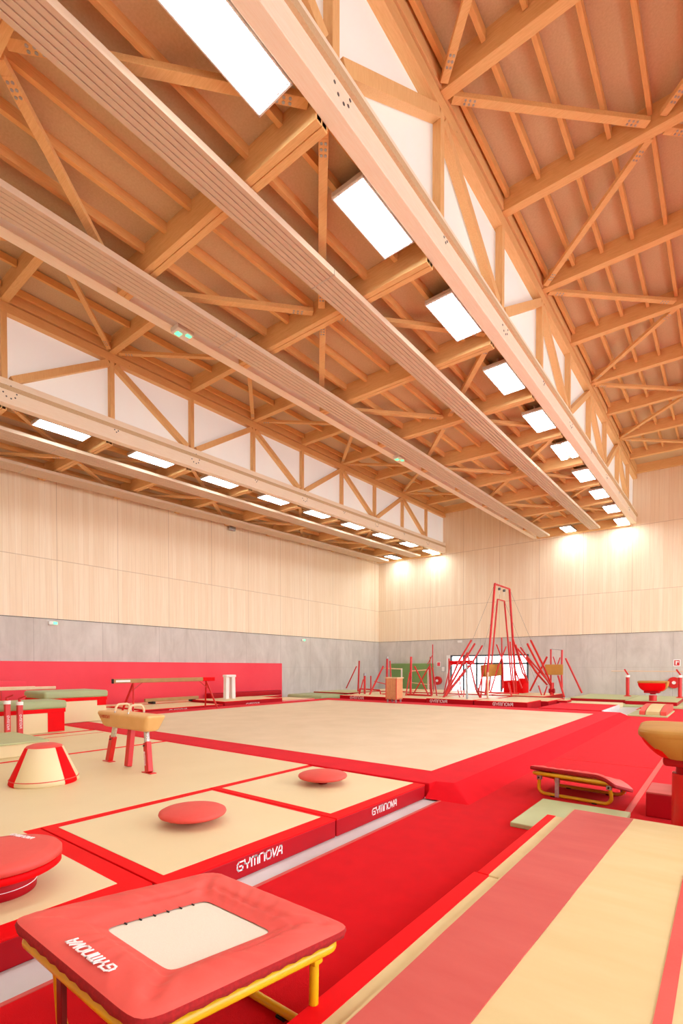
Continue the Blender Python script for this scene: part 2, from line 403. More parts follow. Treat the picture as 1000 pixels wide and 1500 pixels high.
# purlins between the beams
def purlins(xs, xref, off, label, group, ys, w=.08, h=.18):
    L = 3.02 - .24; mb = MB()
    vs = [(x, y, SL * y + z) for z in (0, h) for x, y in ((-w / 2, -L / 2), (w / 2, -L / 2), (w / 2, L / 2), (-w / 2, L / 2))]
    mb.add(vs, [(3, 2, 1, 0), (4, 5, 6, 7), (0, 1, 5, 4), (1, 2, 6, 5), (2, 3, 7, 6), (3, 0, 4, 7)])
    first = None
    for x in xs:
        for y in ys:
            yc = y + 1.51
            if first is None: o = obj('purlin', mb, 'purlin', bevel=.004); first = o
            else: o = first.copy(); COL.objects.link(o)
            o.location = (x, yc, zb(yc) + off - .016 * (x - xref)); tag(o, label, 'ceiling joist', group)
YP = [y for y in YK if y > -1][:-1] + [YK[-1]]
YP = [y for y in YP if y < 29]
purlins([-4.42, -4.95, -5.65, -6.35, -7.04, -7.75, -8.45, -9.12], -9.4, .305, 'narrow timber joist in the low ceiling over the middle of the hall', 'joists of the middle low ceiling', YP)
purlins([-3.94, -3.27, -2.6, -1.93, -1.25, -.57, .1], -4.06, HOFF + .24, 'narrow timber joist in the high ceiling at top right', 'joists of the high right ceiling', YP)
purlins([-15.5, -14.4, -13.4, -12.4, -11.4, -10.4], -15.67, HOFF + .24, 'narrow timber joist in the raised ceiling left of the middle', 'joists of the left raised ceiling', YP)
purlins([-16.2, -17.1, -18.0, -18.9, -19.8, -20.7], -21.3, .305, 'narrow timber joist in the low ceiling beside the left wall', 'joists of the low ceiling beside the left wall', YP)
# braces
def plate(p, q):
    mb = MB(); d = (Vector(q) - Vector(p)).normalized(); c = Vector(p) + d * .32
    sd = d.cross(Vector((0, 0, 1))).normalized()
    mb.beam(c - d * .15, c + d * .15, .12, .096)
    for i in range(3):
        for j in (-1, 1):
            e = c + d * ((i - 1) * .085) + sd * (j * .03)
            mb.cyl(e - Vector((0, 0, .054)), e - Vector((0, 0, .04)), .021, 8)
    return mb
def braces(xa, xb, ycorner, off, label, group):
    xm = (xa + xb) / 2
    for k in range(-2, 6):
        ym = ycorner + 3.02 + 6.04 * k
        if ym < -2.5 or ym > YF: continue
        for sx, xe in ((-1, xa), (1, xb)):
            for sy in (-1, 1):
                ye = ym + sy * 3.02
                if ye > YF or ye < -3.5: continue
                p = Vector((xm + sx * .12, ym + sy * .16, zb(ym) + off)); q = Vector((xe - sx * .1, ye - sy * .16, zb(ye) + off))
                Tb = W('ceiling_brace', label, 'ceiling brace', tuple(p), group)
                Tb.part('strut', MB().beam(p, q, .14, .09), 'beamX', .005)
                for pp, qq in ((p, q), (q, p)):
                    po = Tb.part('bolted_end', plate(pp, qq), 'beamX'); po.data.materials.append(M['metal'])
                    for f in po.data.polygons[6:]: f.material_index = 1
braces(-9.4, -4.31, 5.1, .178, 'diagonal timber brace under the low ceiling in the middle of the hall', 'diagonal braces of the middle low ceiling')
braces(-4.06, 1.75, 8.12, HOFF + .055, 'diagonal timber brace under the high ceiling at top right', 'diagonal braces of the high right ceiling')
braces(-15.67, -9.65, 8.12, HOFF + .055, 'diagonal timber brace under the raised ceiling left of the middle', 'diagonal braces of the left raised ceiling')
braces(-21.25, -15.92, 5.1, .178, 'diagonal timber brace under the low ceiling beside the left wall', 'diagonal braces of the low ceiling beside the left wall')

# ribbed radiant heating panels
def radiant(x0, x1, label, y1=30.9):
    T = W('radiant_panel', label, 'ceiling panel', (x0, 0, 8.9))
    n = 6; w = (x1 - x0) / n; mb = MB(); prof = [(x0, -.09), (x0, -.175)]
    for k in range(n):
        prof += [(x0 + k * w + .004, -.16), (x0 + k * w + .010, -.19), (x0 + (k + 1) * w - .010, -.19), (x0 + (k + 1) * w - .004, -.16)]
    prof += [(x1, -.09)]
    vs = []
    for y in (YB, y1): vs += [(x, y, zb(y) + z) for x, z in prof]
    q = len(prof); mb.add(vs, [(i, (i + 1) % q, q + (i + 1) % q, q + i) for i in range(q)] + [tuple(range(q))[::-1], tuple(range(q, 2 * q))])
    T.part('ribbed_sheet', mb, 'radiant')
    for y in [YB + 6.04 * k for k in range(1, 6)]:
        T.part('joint_strip', zslab(x0 - .004, x1 + .004, -.195, -.095, y - .012, y + .012, MB()), 'lamphousing')
radiant(-6.23, -5.68, 'wide beige ribbed ceiling panel nearer the big truss over the middle')
radiant(-8.98, -8.38, 'beige ribbed ceiling panel beside the middle truss with the green emergency lights')
radiant(-17.83, -17.06, 'beige ribbed ceiling panel beside the lamp row over the left side')
radiant(-20.52, -19.7, 'beige ribbed ceiling panel running along the top of the left wall')

# lamps
def lamp_proto():
    r = thing('ceiling_lamp', 'x', 'ceiling lamp', (0, 0, 0))
    m = MB(); m.box(-.3, -.76, .01, .3, .76, .075); obj('housing', m, 'lamphousing', r)
    for k in range(-12, 13): pass
    m = MB().box(-.275, -.735, -.005, .275, .735, .012); obj('diffuser', m, 'lamp', r)
    m = MB()
    for y in (-.745, .745): m.box(-.3, y - .012, -.02, .3, y + .012, .02)
    for x in (-.288, .288): m.box(x - .01, -.76, -.02, x + .01, .76, .02)
    obj('rim', m, 'white', r)
    m = MB()
    for k in range(7):
        x = -.25 + k * .083
        for y in (-.715, .715): m.box(x - .018, y - .008, -.016, x + .018, y + .008, -.008)
    obj('guard_clips', m, 'metal', r)
    m = MB()
    for k in range(30):
        y = -.73 + k * .05
        m.box(.3, y, .02, .315, y + .02, .07); m.box(-.315, y, .02, -.3, y + .02, .07)
    obj('cooling_fins', m, 'bolt', r)
    m = MB()
    for y in (-.5, .5): m.box(-.02, y - .02, .075, .02, y + .02, .3)
    obj('hanger', m, 'metal', r)
    return r
LP = lamp_proto(); first = True
ordn = ['nearest', 'second', 'third', 'fourth', 'fifth', 'sixth', 'seventh', 'eighth', 'ninth', 'tenth']
def put_lamp(x, y, label, group):
    global first
    if first: o = LP; o.location = (x, y, zb(y) + .04); o['label'] = label; first = False
    else: o = dup(LP, (x, y, zb(y) + .04), label)
    o.rotation_euler = (SL, 0, 0)
    if group: o['group'] = group
    else:
        if 'group' in o: del o['group']
for k in range(10):
    y = 3.82 + 3.02 * k
    if k == 5: continue
    put_lamp(-4.64, y, 'square white ceiling lamp left of the big pale truss, %s of its row' % ordn[k], 'lamps beside the big truss')
for k in range(10):
    y = 3.82 + 3.02 * k
    put_lamp(-16.3, y, ('ceiling lamp under the left truss, %s of its row' % ordn[k]) if k else 'ceiling lamp under the left truss, just outside the left edge of the view', 'lamps beside the left truss')
put_lamp(-7.36, 30.85, 'single ceiling lamp near the far wall between the two middle ribbed panels', None)
put_lamp(-19.3, 30.85, 'single ceiling lamp in the far left corner by the end wall', None)
for x in (-4.64, -16.3):
    put_lamp(x, .8, 'ceiling lamp behind the viewpoint', 'lamps behind the viewpoint'); put_lamp(x, -2.2, 'ceiling lamp behind the viewpoint', 'lamps behind the viewpoint')
for k in range(-2, 10, 1): put_lamp(2.33 + 0, 3.82 + 3.02 * k, 'ceiling lamp beyond the right edge of the view', 'lamps beyond the right edge')
# sixth lamp of the row is a twin-strip model
y = 3.82 + 3.02 * 5
T = W('ceiling_lamp', 'twin-strip ceiling lamp with two narrow tubes left of the big truss', 'ceiling lamp', (-4.64, y, zb(y) + .05), 'lamps beside the big truss')
z = zb(y) + .05
T.part('housing', MB().box(-4.94, y - .76, z + .02, -4.34, y + .76, z + .07), 'lamphousing')
for x in (-4.82, -4.46): T.part('light_strip', MB().box(x - .1, y - .7, z - .01, x + .1, y + .7, z + .02), 'lamp')
T.part('hanger', MB().box(-4.66, y - .02, z + .07, -4.62, y + .02, z + .3), 'metal')

# emergency lights and small wall fittings
def exit_light(p, label, face):
    T = W('emergency_light', label, 'emergency light', tuple(p)); x, y, z = p
    d = {'X': (.04, .17, .07), 'Y': (.17, .04, .07), 'Z': (.14, .2, .05)}[face]
    T.part('casing', MB().rbox(x - d[0], y - d[1], z - d[2], x + d[0], y + d[1], z + d[2], .015), 'white')
    if face == 'X': T.part('lens', MB().box(x + .04, y + .0, z - .05, x + .055, y + .14, z + .05), 'greenlamp')
    elif face == 'Y': T.part('lens', MB().box(x - .14, y - .055, z - .05, x + .14, y - .04, z + .05), 'white')
    else:
        T.part('lens', MB().box(x - .1, y - .13, z - .065, x + .02, y - .02, z - .05), 'greenlamp')
        T.part('lens', MB().box(x + .03, y + .05, z - .065, x + .11, y + .16, z - .05), 'greenlamp')
exit_light((-9.35, 6.4, zb(6.4) - .05), 'small emergency light with green glow under the middle truss, the nearer one', 'Z')
exit_light((-9.35, 15.35, zb(15.35) - .05), 'small emergency light with green glow under the middle truss, the farther one', 'Z')
exit_light((-21.26, 8.5, 3.6), 'small green exit light at the top of the concrete on the left wall', 'X')
exit_light((-21.26, 23.3, 3.56), 'small white wall light on the left concrete wall near the far corner', 'X')
exit_light((-14.54, 31.95, 3.6), 'small pale emergency light above the glazed doors', 'Y')
p = Vector((-21.27, 17.46, 9.33)); T = W('wall_camera', 'little grey security camera high on the left timber wall under the ceiling', 'security_camera', tuple(p))
T.part('bracket', MB().box(p.x, p.y - .03, p.z - .03, p.x + .1, p.y + .03, p.z + .03), 'metal')
T.part('head', MB().rbox(p.x + .08, p.y - .22, p.z - .13, p.x + .24, p.y + .22, p.z + .09, .03), 'metal')  # casing of a security camera, gives no light
def hosereel(x, z, label):
    T = W('fire_hose_reel', label, 'fire hose reel', (x, YF - .1, z))
    T.part('drum', MB().cyl((x, YF - .22, z), (x, YF - .02, z), .3, 32), 'redsteel', .01)
    T.part('hub', MB().cyl((x, YF - .25, z), (x, YF - .2, z), .09, 20), 'white')
p = aY(641, 997, 31.9); hosereel(p.x, p.z, 'round red fire hose reel on the far wall left of the glazed doors')
p = aY(987, 1000, 31.9); hosereel(p.x, p.z, 'round red fire hose reel on the far wall at the right edge')
def sign(x, y, w, h, label, mat, frame='white'):
    p = aY(x, y, 31.95); T = W('wall_sign', label, 'sign', tuple(p))
    T.part('plate', MB().box(p.x - w / 2, YF - .02, p.z - h / 2, p.x + w / 2, YF + .001, p.z + h / 2), frame)
    T.part('print', MB().box(p.x - w / 2 + .04, YF - .026, p.z - h / 2 + .04, p.x + w / 2 - .04, YF - .018, p.z + h / 2 - .04), mat)
sign(991, 971, .32, .36, 'red square fire sign with white pictogram on the right concrete wall', 'redsteel', 'letter')
sign(642, 973, .3, .34, 'small red fire sign above the hose reel left of the doors', 'wallpad')
sign(648.5, 980, .3, .4, 'white notice on the far wall beside the door jamb', 'white', 'metal')
p = aY(991, 971, 31.95)
o = MB().box(p.x - .06, YF - .03, p.z - .1, p.x + .0, YF - .025, p.z + .1); o.box(p.x - .0, YF - .03, p.z + .03, p.x + .09, YF - .025, p.z + .08)
[t for t in COL.objects if t.name == 'wall_sign'][0]
W0 = [t for t in COL.objects if t.name == 'wall_sign'][0]
me = obj('pictogram', MB().add([v - Vector(W0.location) for v in o.v], o.f), 'letter', W0)

# red padding on the left wall
m = MB(); yy = YB
T = W('wall_padding', 'long red padded protection mat along the foot of the left wall', 'wall padding', (-21.2, 8, 0))
T.part('padding', MB().rbox(-21.29, YB + .1, .0, -21.1, 21.24, 2.07, .02), 'wallpad')

# ------------------------------------------------------------------ floor coverings
T = W('carpet_runway', 'wide bright red carpet covering the aisle between podium and landing mats', 'carpet', (-1, 8, 0))
T.part('carpet', MB().box(-3.05, -3, 0, 5.5, 25.95, .02), 'carpet')
T.part('pale_seam', MB().box(-.995, 5.0, .02, -.92, 13.5, .0225), 'salmon', label='pale red seam strip')
T.part('cross_seam', MB().box(-2.9, 10.40, .02, -1.0, 10.43, .0235), 'redv')
T.part('edge_binding', MB().box(-3.075, -3, 0, -3.04, 6.1, .024), 'pinkband', label='pale pink carpet edge')

# sprung competition floor
T = W('sprung_floor', 'large competition floor with beige centre and red border in the middle of the hall', 'gymnastics floor', (-9.6, 13, 0))
X0, X1, Y0, Y1 = -16.7, -3.02, 6.22, 20.3
m = MB()
H = .2
vs = [(X0 - .3, Y0, 0), (X0, Y0, H), (-3.28, Y0, H), (-3.28, Y0, 0),
      (X0 - .3, Y1 + .3, 0), (X0, Y1, H), (X1, Y1, H), (X1 + .36, Y1 + .3, 0),
      (X1 + .36, Y0 - .08, .02), (X1, Y0 + .25, H), (-3.28, Y0 + .18, H), (-3.28, Y0 - .14, .02)]
m.add(vs, [(1, 2, 10, 9, 6, 5), (0, 1, 5, 4), (9, 8, 7, 6), (5, 6, 7, 4), (0, 3, 2, 1), (10, 11, 8, 9), (2, 3, 11, 10)])
T.part('border_carpet', m, 'carpet2', .02)
T.part('centre_carpet', MB().box(-15.66, 7.0, .19, -3.66, 19.0, .204), 'sand')

# cream podium mats with red edging
def bmat(x0, x1, y0, y1, z0, z1, label, b=.14, top='cream', side='redside', edge='redv', name='landing_mat', group=None, bv=None, r=.012):
    T = W(name, label, 'gymnastics mat', ((x0 + x1) / 2, (y0 + y1) / 2, z0), group)
    T.part('core', MB().box(x0, y0, z0, x1, y1, z1 - .012), side, r)
    T.part('red_edging', MB().box(x0 - .002, y0 - .002, z1 - .02, x1 + .002, y1 + .002, z1), edge, .006)
    bl, br, bn, bf = bv or (b, b, b, b)
    T.part('top_sheet', MB().box(x0 + bl, y0 + bn, z1 - .004, x1 - br, y1 - bf, z1 + .003), top, .001)
    return T
ZP = .2
A = bmat(-5.5, -3.31, 2.07, 4.14, 0, ZP, 'square cream podium mat with red edging under the nearer red dome disc', bv=(.13, .17, .11, .05))
B = bmat(-5.5, -3.31, 4.16, 6.14, 0, ZP, 'square cream podium mat with red edging under the farther red dome disc', bv=(.13, .17, .10, .03))
for T, y in ((A, 2.78), (B, 4.84)):
    m = MB().letters((-3.31, y, .075), (0, 1, 0), (0, 0, 1), .076); T.part('brand_lettering', m, 'letter')
C = bmat(-5.5, -3.42, -3.0, 2.05, 0, ZP, 'cream podium mat with red edging under the wide red double-disc trainer', bv=(0, .2, .2, .17))
# large pommel podium left of the small mats
C2 = bmat(-9.78, -5.52, -3, 6.2, 0, ZP, 'big cream podium mat carrying the pommel horse and the cone trainer', bv=(.1, .0, .1, .04))
C2.part('cream_join', MB().box(-5.9, -3 + .1, ZP - .003, -5.3, 1.9, ZP + .0035), 'cream')
D = bmat(-13.0, -9.8, -3, 6.2, 0, ZP, 'cream podium mat beyond the pommel horse, in front of the green-topped blocks', bv=(.1, .03, .1, .04))
D.part('seam', MB().box(-12.4, -2, ZP, -12.34, 6.1, ZP + .004), 'redv')
E_ = bmat(-16.9, -13.05, -3, 6.2, 0, ZP, 'cream podium mat under the green-topped soft blocks at far left', bv=(.1, .05, .1, .1))

# right-hand landing mats
T = W('landing_mat', 'long low landing mat with bright red border at the lower right', 'gymnastics mat', (-.8, 3, .06))
T.part('core', MB().box(-1.58, 3.83, .06, .9, 5.82, .17), 'cream2', .015)
T.part('red_edging', MB().box(-1.582, 3.83, .12, -1.49, 5.82, .173), 'redv', .004)
T2 = W('landing_mat', 'nearest landing mat with bright red border along the carpet at bottom right', 'gymnastics mat', (-.8, 1, .02))
T2.part('core', MB().box(-1.60, -2.5, .02, .9, 3.81, .172), 'cream2', .015)
T2.part('red_edging', MB().box(-1.603, -2.5, .13, -1.475, 3.81, .176), 'redv', .004)
# topper sheet with washed red band (gently wavy)
def sheet(pts, nx, ny, z, amp, seed, th=.02):
    # pts: 4 corners (x,y) near-left, near-right, far-right, far-left
    (ax, ay), (bx, by), (cx, cy), (dx, dy) = pts; mb = MB(); vs = []; rnd = random.Random(seed)
    ph = [rnd.uniform(0, 6) for _ in range(6)]
    for j in range(ny + 1):
        v = j / ny
        for i in range(nx + 1):
            u = i / nx
            x = (ax * (1 - u) + bx * u) * (1 - v) + (dx * (1 - u) + cx * u) * v
            y = (ay * (1 - u) + by * u) * (1 - v) + (dy * (1 - u) + cy * u) * v
            w = amp * (math.sin(y * 5.1 + x * 1.3 + ph[0]) * .5 + math.sin(y * 11.7 - x * 3 + ph[1]) * .3 + math.sin(y * 2.3 + x * 6 + ph[2]) * .3)
            vs.append((x, y, z + w))
    fs = [(j * (nx + 1) + i, j * (nx + 1) + i + 1, (j + 1) * (nx + 1) + i + 1, (j + 1) * (nx + 1) + i) for j in range(ny) for i in range(nx)]
    mb.add(vs, fs, True)
    # side walls down
    edge = [i for i in range(nx + 1)] + [(j + 1) * (nx + 1) + nx for j in range(ny)] + [ny * (nx + 1) + i for i in range(nx - 1, -1, -1)] + [j * (nx + 1) for j in range(ny - 1, 0, -1)]
    ev = [vs[i] for i in edge]; n = len(ev)
    mb.add(ev + [(a, b, z - th) for a, b, c in ev], [(i, n + i, n + (i + 1) % n, (i + 1) % n) for i in range(n)]); return mb
T = W('landing_mat', 'thick cream topper mat with a broad faded red band at lower right', 'gymnastics mat', (.2, 3, .17))
T.part('cover', sheet([(-1.38, -2.5), (2.4, -2.5), (2.4, 6.14), (-1.38, 6.14)], 40, 90, .197, .0028, 3, .022), 'cream2')
T.part('red_band', sheet([(-1.36, -2.5), (-1.07, -2.5), (-.775, 6.11), (-1.36, 6.11)], 10, 90, .204, .0028, 3, .006), 'pinkband', label='broad faded red band')
T.part('red_stripe', sheet([(-.25, -2.5), (-.18, -2.5), (-.18, 4.72), (-.25, 4.72)], 3, 70, .204, .0028, 3, .006), 'salmon', label='narrow red stripe')
T = W('base_mat', 'thin sage green mat poking out under the landing mats', 'gymnastics mat', (-1.4, 6.2, .02))
T.part('body', MB().box(-1.93, 5.6, .02, -.9, 6.88, .075), 'green', .01)
# ------------------------------------------------------------------ mini trampolines
def rrect(w, l, r, n=6):
    pts = []
    for cx, cy, a in ((w - r, l - r, 0), (-w + r, l - r, PI / 2), (-w + r, -l + r, PI), (w - r, -l + r, 1.5 * PI)):
        for i in range(n + 1):
            t = a + PI / 2 * i / n; pts.append((cx + r * math.cos(t), cy + r * math.sin(t)))
    return pts
def mini_tramp(label, loc, rz, zn, zf, strut, hw=.56, hl=.58, letters=True, curl=0):
    T = thing('mini_trampoline', label, 'trampoline', loc, rz)
    sl = math.atan2(zf - zn, 2 * hl * .985); ca, sa = math.cos(sl), math.sin(sl); zc = (zn + zf) / 2
    def P(u, v, w): return Vector((u, v * ca - w * sa, zc + v * sa + w * ca))
    n = 160; rings = 18; vs = []; fs = []
    iw, il = .27, .29
    for k in range(n):
        t = 2 * PI * k / n; c, s = math.cos(t), math.sin(t)
        p = 16; rr = (abs(c) ** p + abs(s) ** p) ** (-1 / p); ox, oy = rr * c * hw, rr * s * hl
        p = 14; rr = (abs(c) ** p + abs(s) ** p) ** (-1 / p); ix, iy = rr * c * iw + .03, rr * s * il - .01
        # inner edge sags towards the bed along the near side
        if abs(abs(c) - abs(s)) < 2: pass
        for j in range(rings + 1):
            q = j / rings
            x, y = ox + (ix - ox) * q, oy + (iy - oy) * q
            h = .022 * math.sin(PI * min(1, q * 1.25)) ** .6 if q * 1.25 < 1 else 0
            h += -.024 * max(0, (q - .72) / .28)
            cd = abs(abs(x) / hw - abs(y) / hl)           # near a mitre
            wr = math.exp(-(cd / .07) ** 2)
            h -= .020 * wr * math.sin(PI * q) * (.6 + .4 * math.sin(25 * q))
            h += .007 * math.exp(-((cd - .13) / .05) ** 2) * math.sin(PI * q)
            h += .0035 * math.sin(28 * t + 9 * q) * math.sin(PI * q) + .004 * math.sin(9 * x + 13 * y) * math.sin(PI * q)
            h -= .017 * math.exp(-((q - .66) / .045) ** 2) * (1 if y > -.1 * hl else .1)
            if curl and x > hw * .55: h -= curl * ((x - hw * .55) / (hw * .45)) ** 2
            vs.append(P(x, y, h))
    R = rings + 1
    for k in range(n):
        for j in range(rings): fs.append((k * R + j, k * R + j + 1, ((k + 1) % n) * R + j + 1, ((k + 1) % n) * R + j))
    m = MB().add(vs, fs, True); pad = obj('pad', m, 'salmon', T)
    sk = MB(); sv = []
    for k in range(n):
        t = 2 * PI * k / n; c, s = math.cos(t), math.sin(t); rr = (abs(c) ** 16 + abs(s) ** 16) ** (-1 / 16); x, y = rr * c * hw, rr * s * hl
        d = -curl * ((x - hw * .55) / (hw * .45)) ** 2 if curl and x > hw * .55 else 0
        wv = .004 * math.sin(40 * t)
        sv += [P(x, y, d), P(x * 1.008, y * 1.008, -.018 + d), P(x * 1.0, y * 1.0, -.04 + wv + d), P(x * .95, y * .95, -.045 + d)]
    sk.add(sv, [(k * 4 + j, ((k + 1) % n) * 4 + j, ((k + 1) % n) * 4 + j + 1, k * 4 + j + 1) for k in range(n) for j in range(3)], True)
    obj('webbing_edge', sk, 'velcro', T)
    bd = MB(); bd.add([P(-.33, -.35, -.03), P(.33, -.35, -.03), P(.33, .35, -.03), P(-.33, .35, -.03), P(-.33, -.35, -.036), P(.33, -.35, -.036), P(.33, .35, -.036), P(-.33, .35, -.036)],
                      [(0, 1, 2, 3), (7, 6, 5, 4), (0, 4, 5, 1), (1, 5, 6, 2), (2, 6, 7, 3), (3, 7, 4, 0)])
    obj('jumping_bed', bd, 'bed', T)
    for i in range(6):
        a = -.2 + i * .078
        obj('spring', MB().tube([P(-iw + .01, a, -.024), P(-iw + .043, a + .004, -.027)], .0042, 6), 'dark', T)
    fr = MB().tube([P(x, y, -.085) for x, y in rrect(hw - .045, hl - .045, .09)], .027, 12, closed=True)
    frame = obj('frame', fr, 'yellow', T)
    for sgn in (-1, 1):
        v = sgn * (hl - .17)
        ft = P(0, v, -.09); zt = ft.z; y = ft.y; yb = y - sgn * .03; g = .028
        xs = hw - .1; b = .09
        pts = [(-xs, y, zt)]
        for i in range(7):
            t = PI / 2 * i / 6; pts.append((-xs - .02 + b - b * math.cos(t), yb, g + b - b * math.sin(t)))
        for i in range(7):
            t = PI / 2 * (1 - i / 6); pts.append((xs + .02 - b + b * math.cos(t), yb, g + b - b * math.sin(t)))
        pts.append((xs, y, zt)); obj('leg_frame', MB().tube(pts, .024, 12), 'yellow', T)
        for sx in (-1, 1):
            hg = obj('hinge', MB().box(sx * xs - .032, y - .032, zt - .075, sx * xs + .032, y + .032, zt), 'metal' if not letters else 'yellow', T, bevel=.01)
            obj('bolt', MB().cyl((sx * xs, y - .042, zt - .045), (sx * xs, y + .042, zt - .045), .013, 12), 'dark', hg)
            obj('rubber_foot', MB().box(.6 * sx * xs - .03, yb - .03, .001, .6 * sx * xs + .03, yb + .03, .014), 'dark', T)
    zt = P(0, -hl + .05, -.09).z
    obj('adjusting_strut', MB().box(-hw * .37, -hl + .06, .03, -hw * .37 + .05, -hl + .085, zt), strut, T, bevel=.004)
    if letters:
        u = P(-1, 0, 0) - P(0, 0, 0); v = P(0, -1, 0) - P(0, 0, 0)
        m = MB().letters(P(.225, -.49, .026), u, v, .047, t=.004)
        obj('brand_lettering', m, 'letter', T)
    return T
mini_tramp('mini trampoline with padded red surround and yellow tube frame in the foreground', (-2.075, 1.44, .02), 0, .64, .48, 'darkred', .565, .59)
mini_tramp('small yellow-framed mini trampoline on the red carpet beyond the landing mats', (-1.6, 7.58, .02), -.09, .43, .17, 'metal', .55, .53, letters=False, curl=.09)

# ------------------------------------------------------------------ pommel equipment
def disc(loc, label):
    T = thing('dome_disc', label, 'balance disc', loc)
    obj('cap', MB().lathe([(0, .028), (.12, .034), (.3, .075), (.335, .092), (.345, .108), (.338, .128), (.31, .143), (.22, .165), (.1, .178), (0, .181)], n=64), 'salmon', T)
    obj('foot', MB().lathe([(0, 0), (.06, 0), (.075, .015), (.09, .034), (0, .034)], n=32), 'redside', T)
disc((-4.42, 3.12, ZP + .003), 'round red dome disc on the nearer square podium mat')
disc((-4.47, 5.3, ZP + .003), 'round red dome disc on the farther square podium mat')
T = thing('pommel_trainer', 'wide red double-disc pommel trainer at the left edge', 'pommel trainer', (-4.18, 1.28, ZP + .003))
obj('drum', MB().lathe([(0, 0), (.235, 0), (.24, .01), (.24, .17), (0, .17)], n=64), 'redside', T)
obj('white_piping', MB().lathe([(.238, .06), (.246, .063), (.238, .066)], n=64), 'letter', T)
obj('lower_disc', MB().lathe([(0, .165), (.39, .165), (.405, .175), (.405, .212), (.395, .22), (0, .22)], n=72), 'redv', T)
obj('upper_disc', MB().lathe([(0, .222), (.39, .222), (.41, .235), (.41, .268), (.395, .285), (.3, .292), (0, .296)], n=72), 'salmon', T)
q0, q1 = aZ(14, 1223, .497) - Vector(T.location), aZ(48, 1229.5, .497) - Vector(T.location); u = (q1 - q0); u.z = 0; u.normalize(); q0.z = .2925
obj('brand_lettering', MB().letters(q0, u, Vector((-u.y, u.x, 0)), .034, t=.004), 'letter', T)
T = thing('cone_trainer', 'truncated cone mushroom trainer of cream and red panels on the podium', 'mushroom trainer', (-7.66, 2.93, ZP + .003))
def cone(a0, a1): return MB().lathe([(.425, 0), (.44, .02), (.43, .07), (.24, .50), (.215, .515)], n=16, a0=a0, a1=a1)
base = .23
for i, (wd, mt) in enumerate(((.55, 'redv'), (1.54, 'cream')) * 3):
    ang = base + sum([(.55, 1.54)[j % 2] for j in range(i)])
    obj('red_panel' if mt == 'redv' else 'cream_panel', cone(ang, ang + wd + .003), mt, T)
obj('top_cap', MB().lathe([(.24, .495), (.22, .52), (.15, .545), (.06, .555), (0, .556)], n=48), 'salmon', T)
obj('seam_piping', MB().lathe([(.431, .066), (.437, .072), (.427, .078)], n=64), 'salmon', T)

# pommel horse
T = W('pommel_horse', 'pommel horse with pale leather body, two handles and red legs', 'pommel horse', (-7.75, 4.3, ZP))
hx0, hx1, hy0, hy1, ht, hb = -8.6, -6.96, 4.1, 4.46, 1.09, .82
bm = bmesh.new(); bmesh.ops.create_cube(bm, size=1)
for v in bm.verts:
    top = v.co.z > 0; x = hx0 + .0 if v.co.x < 0 else hx1; 
    ins = 0 if top else .16
    v.co = Vector((x + (ins if v.co.x < 0 else -ins), (hy0 + (0 if top else .05)) if v.co.y < 0 else (hy1 - (0 if top else .05)), ht if top else hb))
bmesh.ops.bevel(bm, geom=bm.edges[:], offset=.06, segments=5, profile=.5, affect='EDGES'); bm.verts.index_update()
m = MB().add([v.co.copy() for v in bm.verts], [tuple(v.index for v in f.verts) for f in bm.faces], True); bm.free()
T.part('body', m, 'leather')
m = MB().letters((-8.42, hy0 - .002, .985), (1, 0, 0), (0, 0, 1), .045); T.part('brand_lettering', m, 'letterred')
for hx in (-8.0, -7.58):
    pts = []
    for i in range(13):
        t = PI * i / 12; pts.append((hx, 4.28 - .135 * math.cos(t), ht + .02 + .11 * min(1, math.sin(t) * 1.25)))
    h = T.part('pommel', MB().tube(pts, .019, 10), 'woodlight')
    T.part('handle_socket', MB().cyl((hx, 4.145, ht - .01), (hx, 4.145, ht + .045), .015, 10).cyl((hx, 4.415, ht - .01), (hx, 4.415, ht + .045), .015, 10), 'chrome', under=h)
for (tx, ty), (fx, fy), nm in (((-8.22, 4.26), (-8.45, 4.26), 0), ((-7.76, 4.3), (-7.74, 4.22), 1), ((-7.25, 4.26), (-7.03, 4.17), 2)):
    a = Vector((tx, ty, hb + .03)); b = Vector((fx, fy, ZP + .01)); mid = a + (b - a) * .3
    l = T.part('leg', MB().beam(mid if nm != 1 else a, b, .115, .085, up=(0, 1, 0)), 'redsteel', .012)
    T.part('sleeve', MB().cyl(a, mid + (b - a) * .02, .043, 16), 'chrome', under=l)
    if nm != 1:
        T.part('foot_plate', MB().box(fx - .13, fy - .05, ZP + .003, fx + .13, fy + .05, ZP + .014), 'redsteel', under=l)
        T.part('pin', MB().cyl(mid + Vector((0, -.07, -.05)), mid + Vector((0, -.03, -.05)), .012, 8), 'dark', under=l)
    if nm == 2:
        d = (a - b).normalized(); T.part('brand_lettering', MB().letters(b + d * .33 + Vector((-.008, -.062, 0)), -d, Vector((0, -1, 0)).cross(-d), .03), 'letter', under=l)

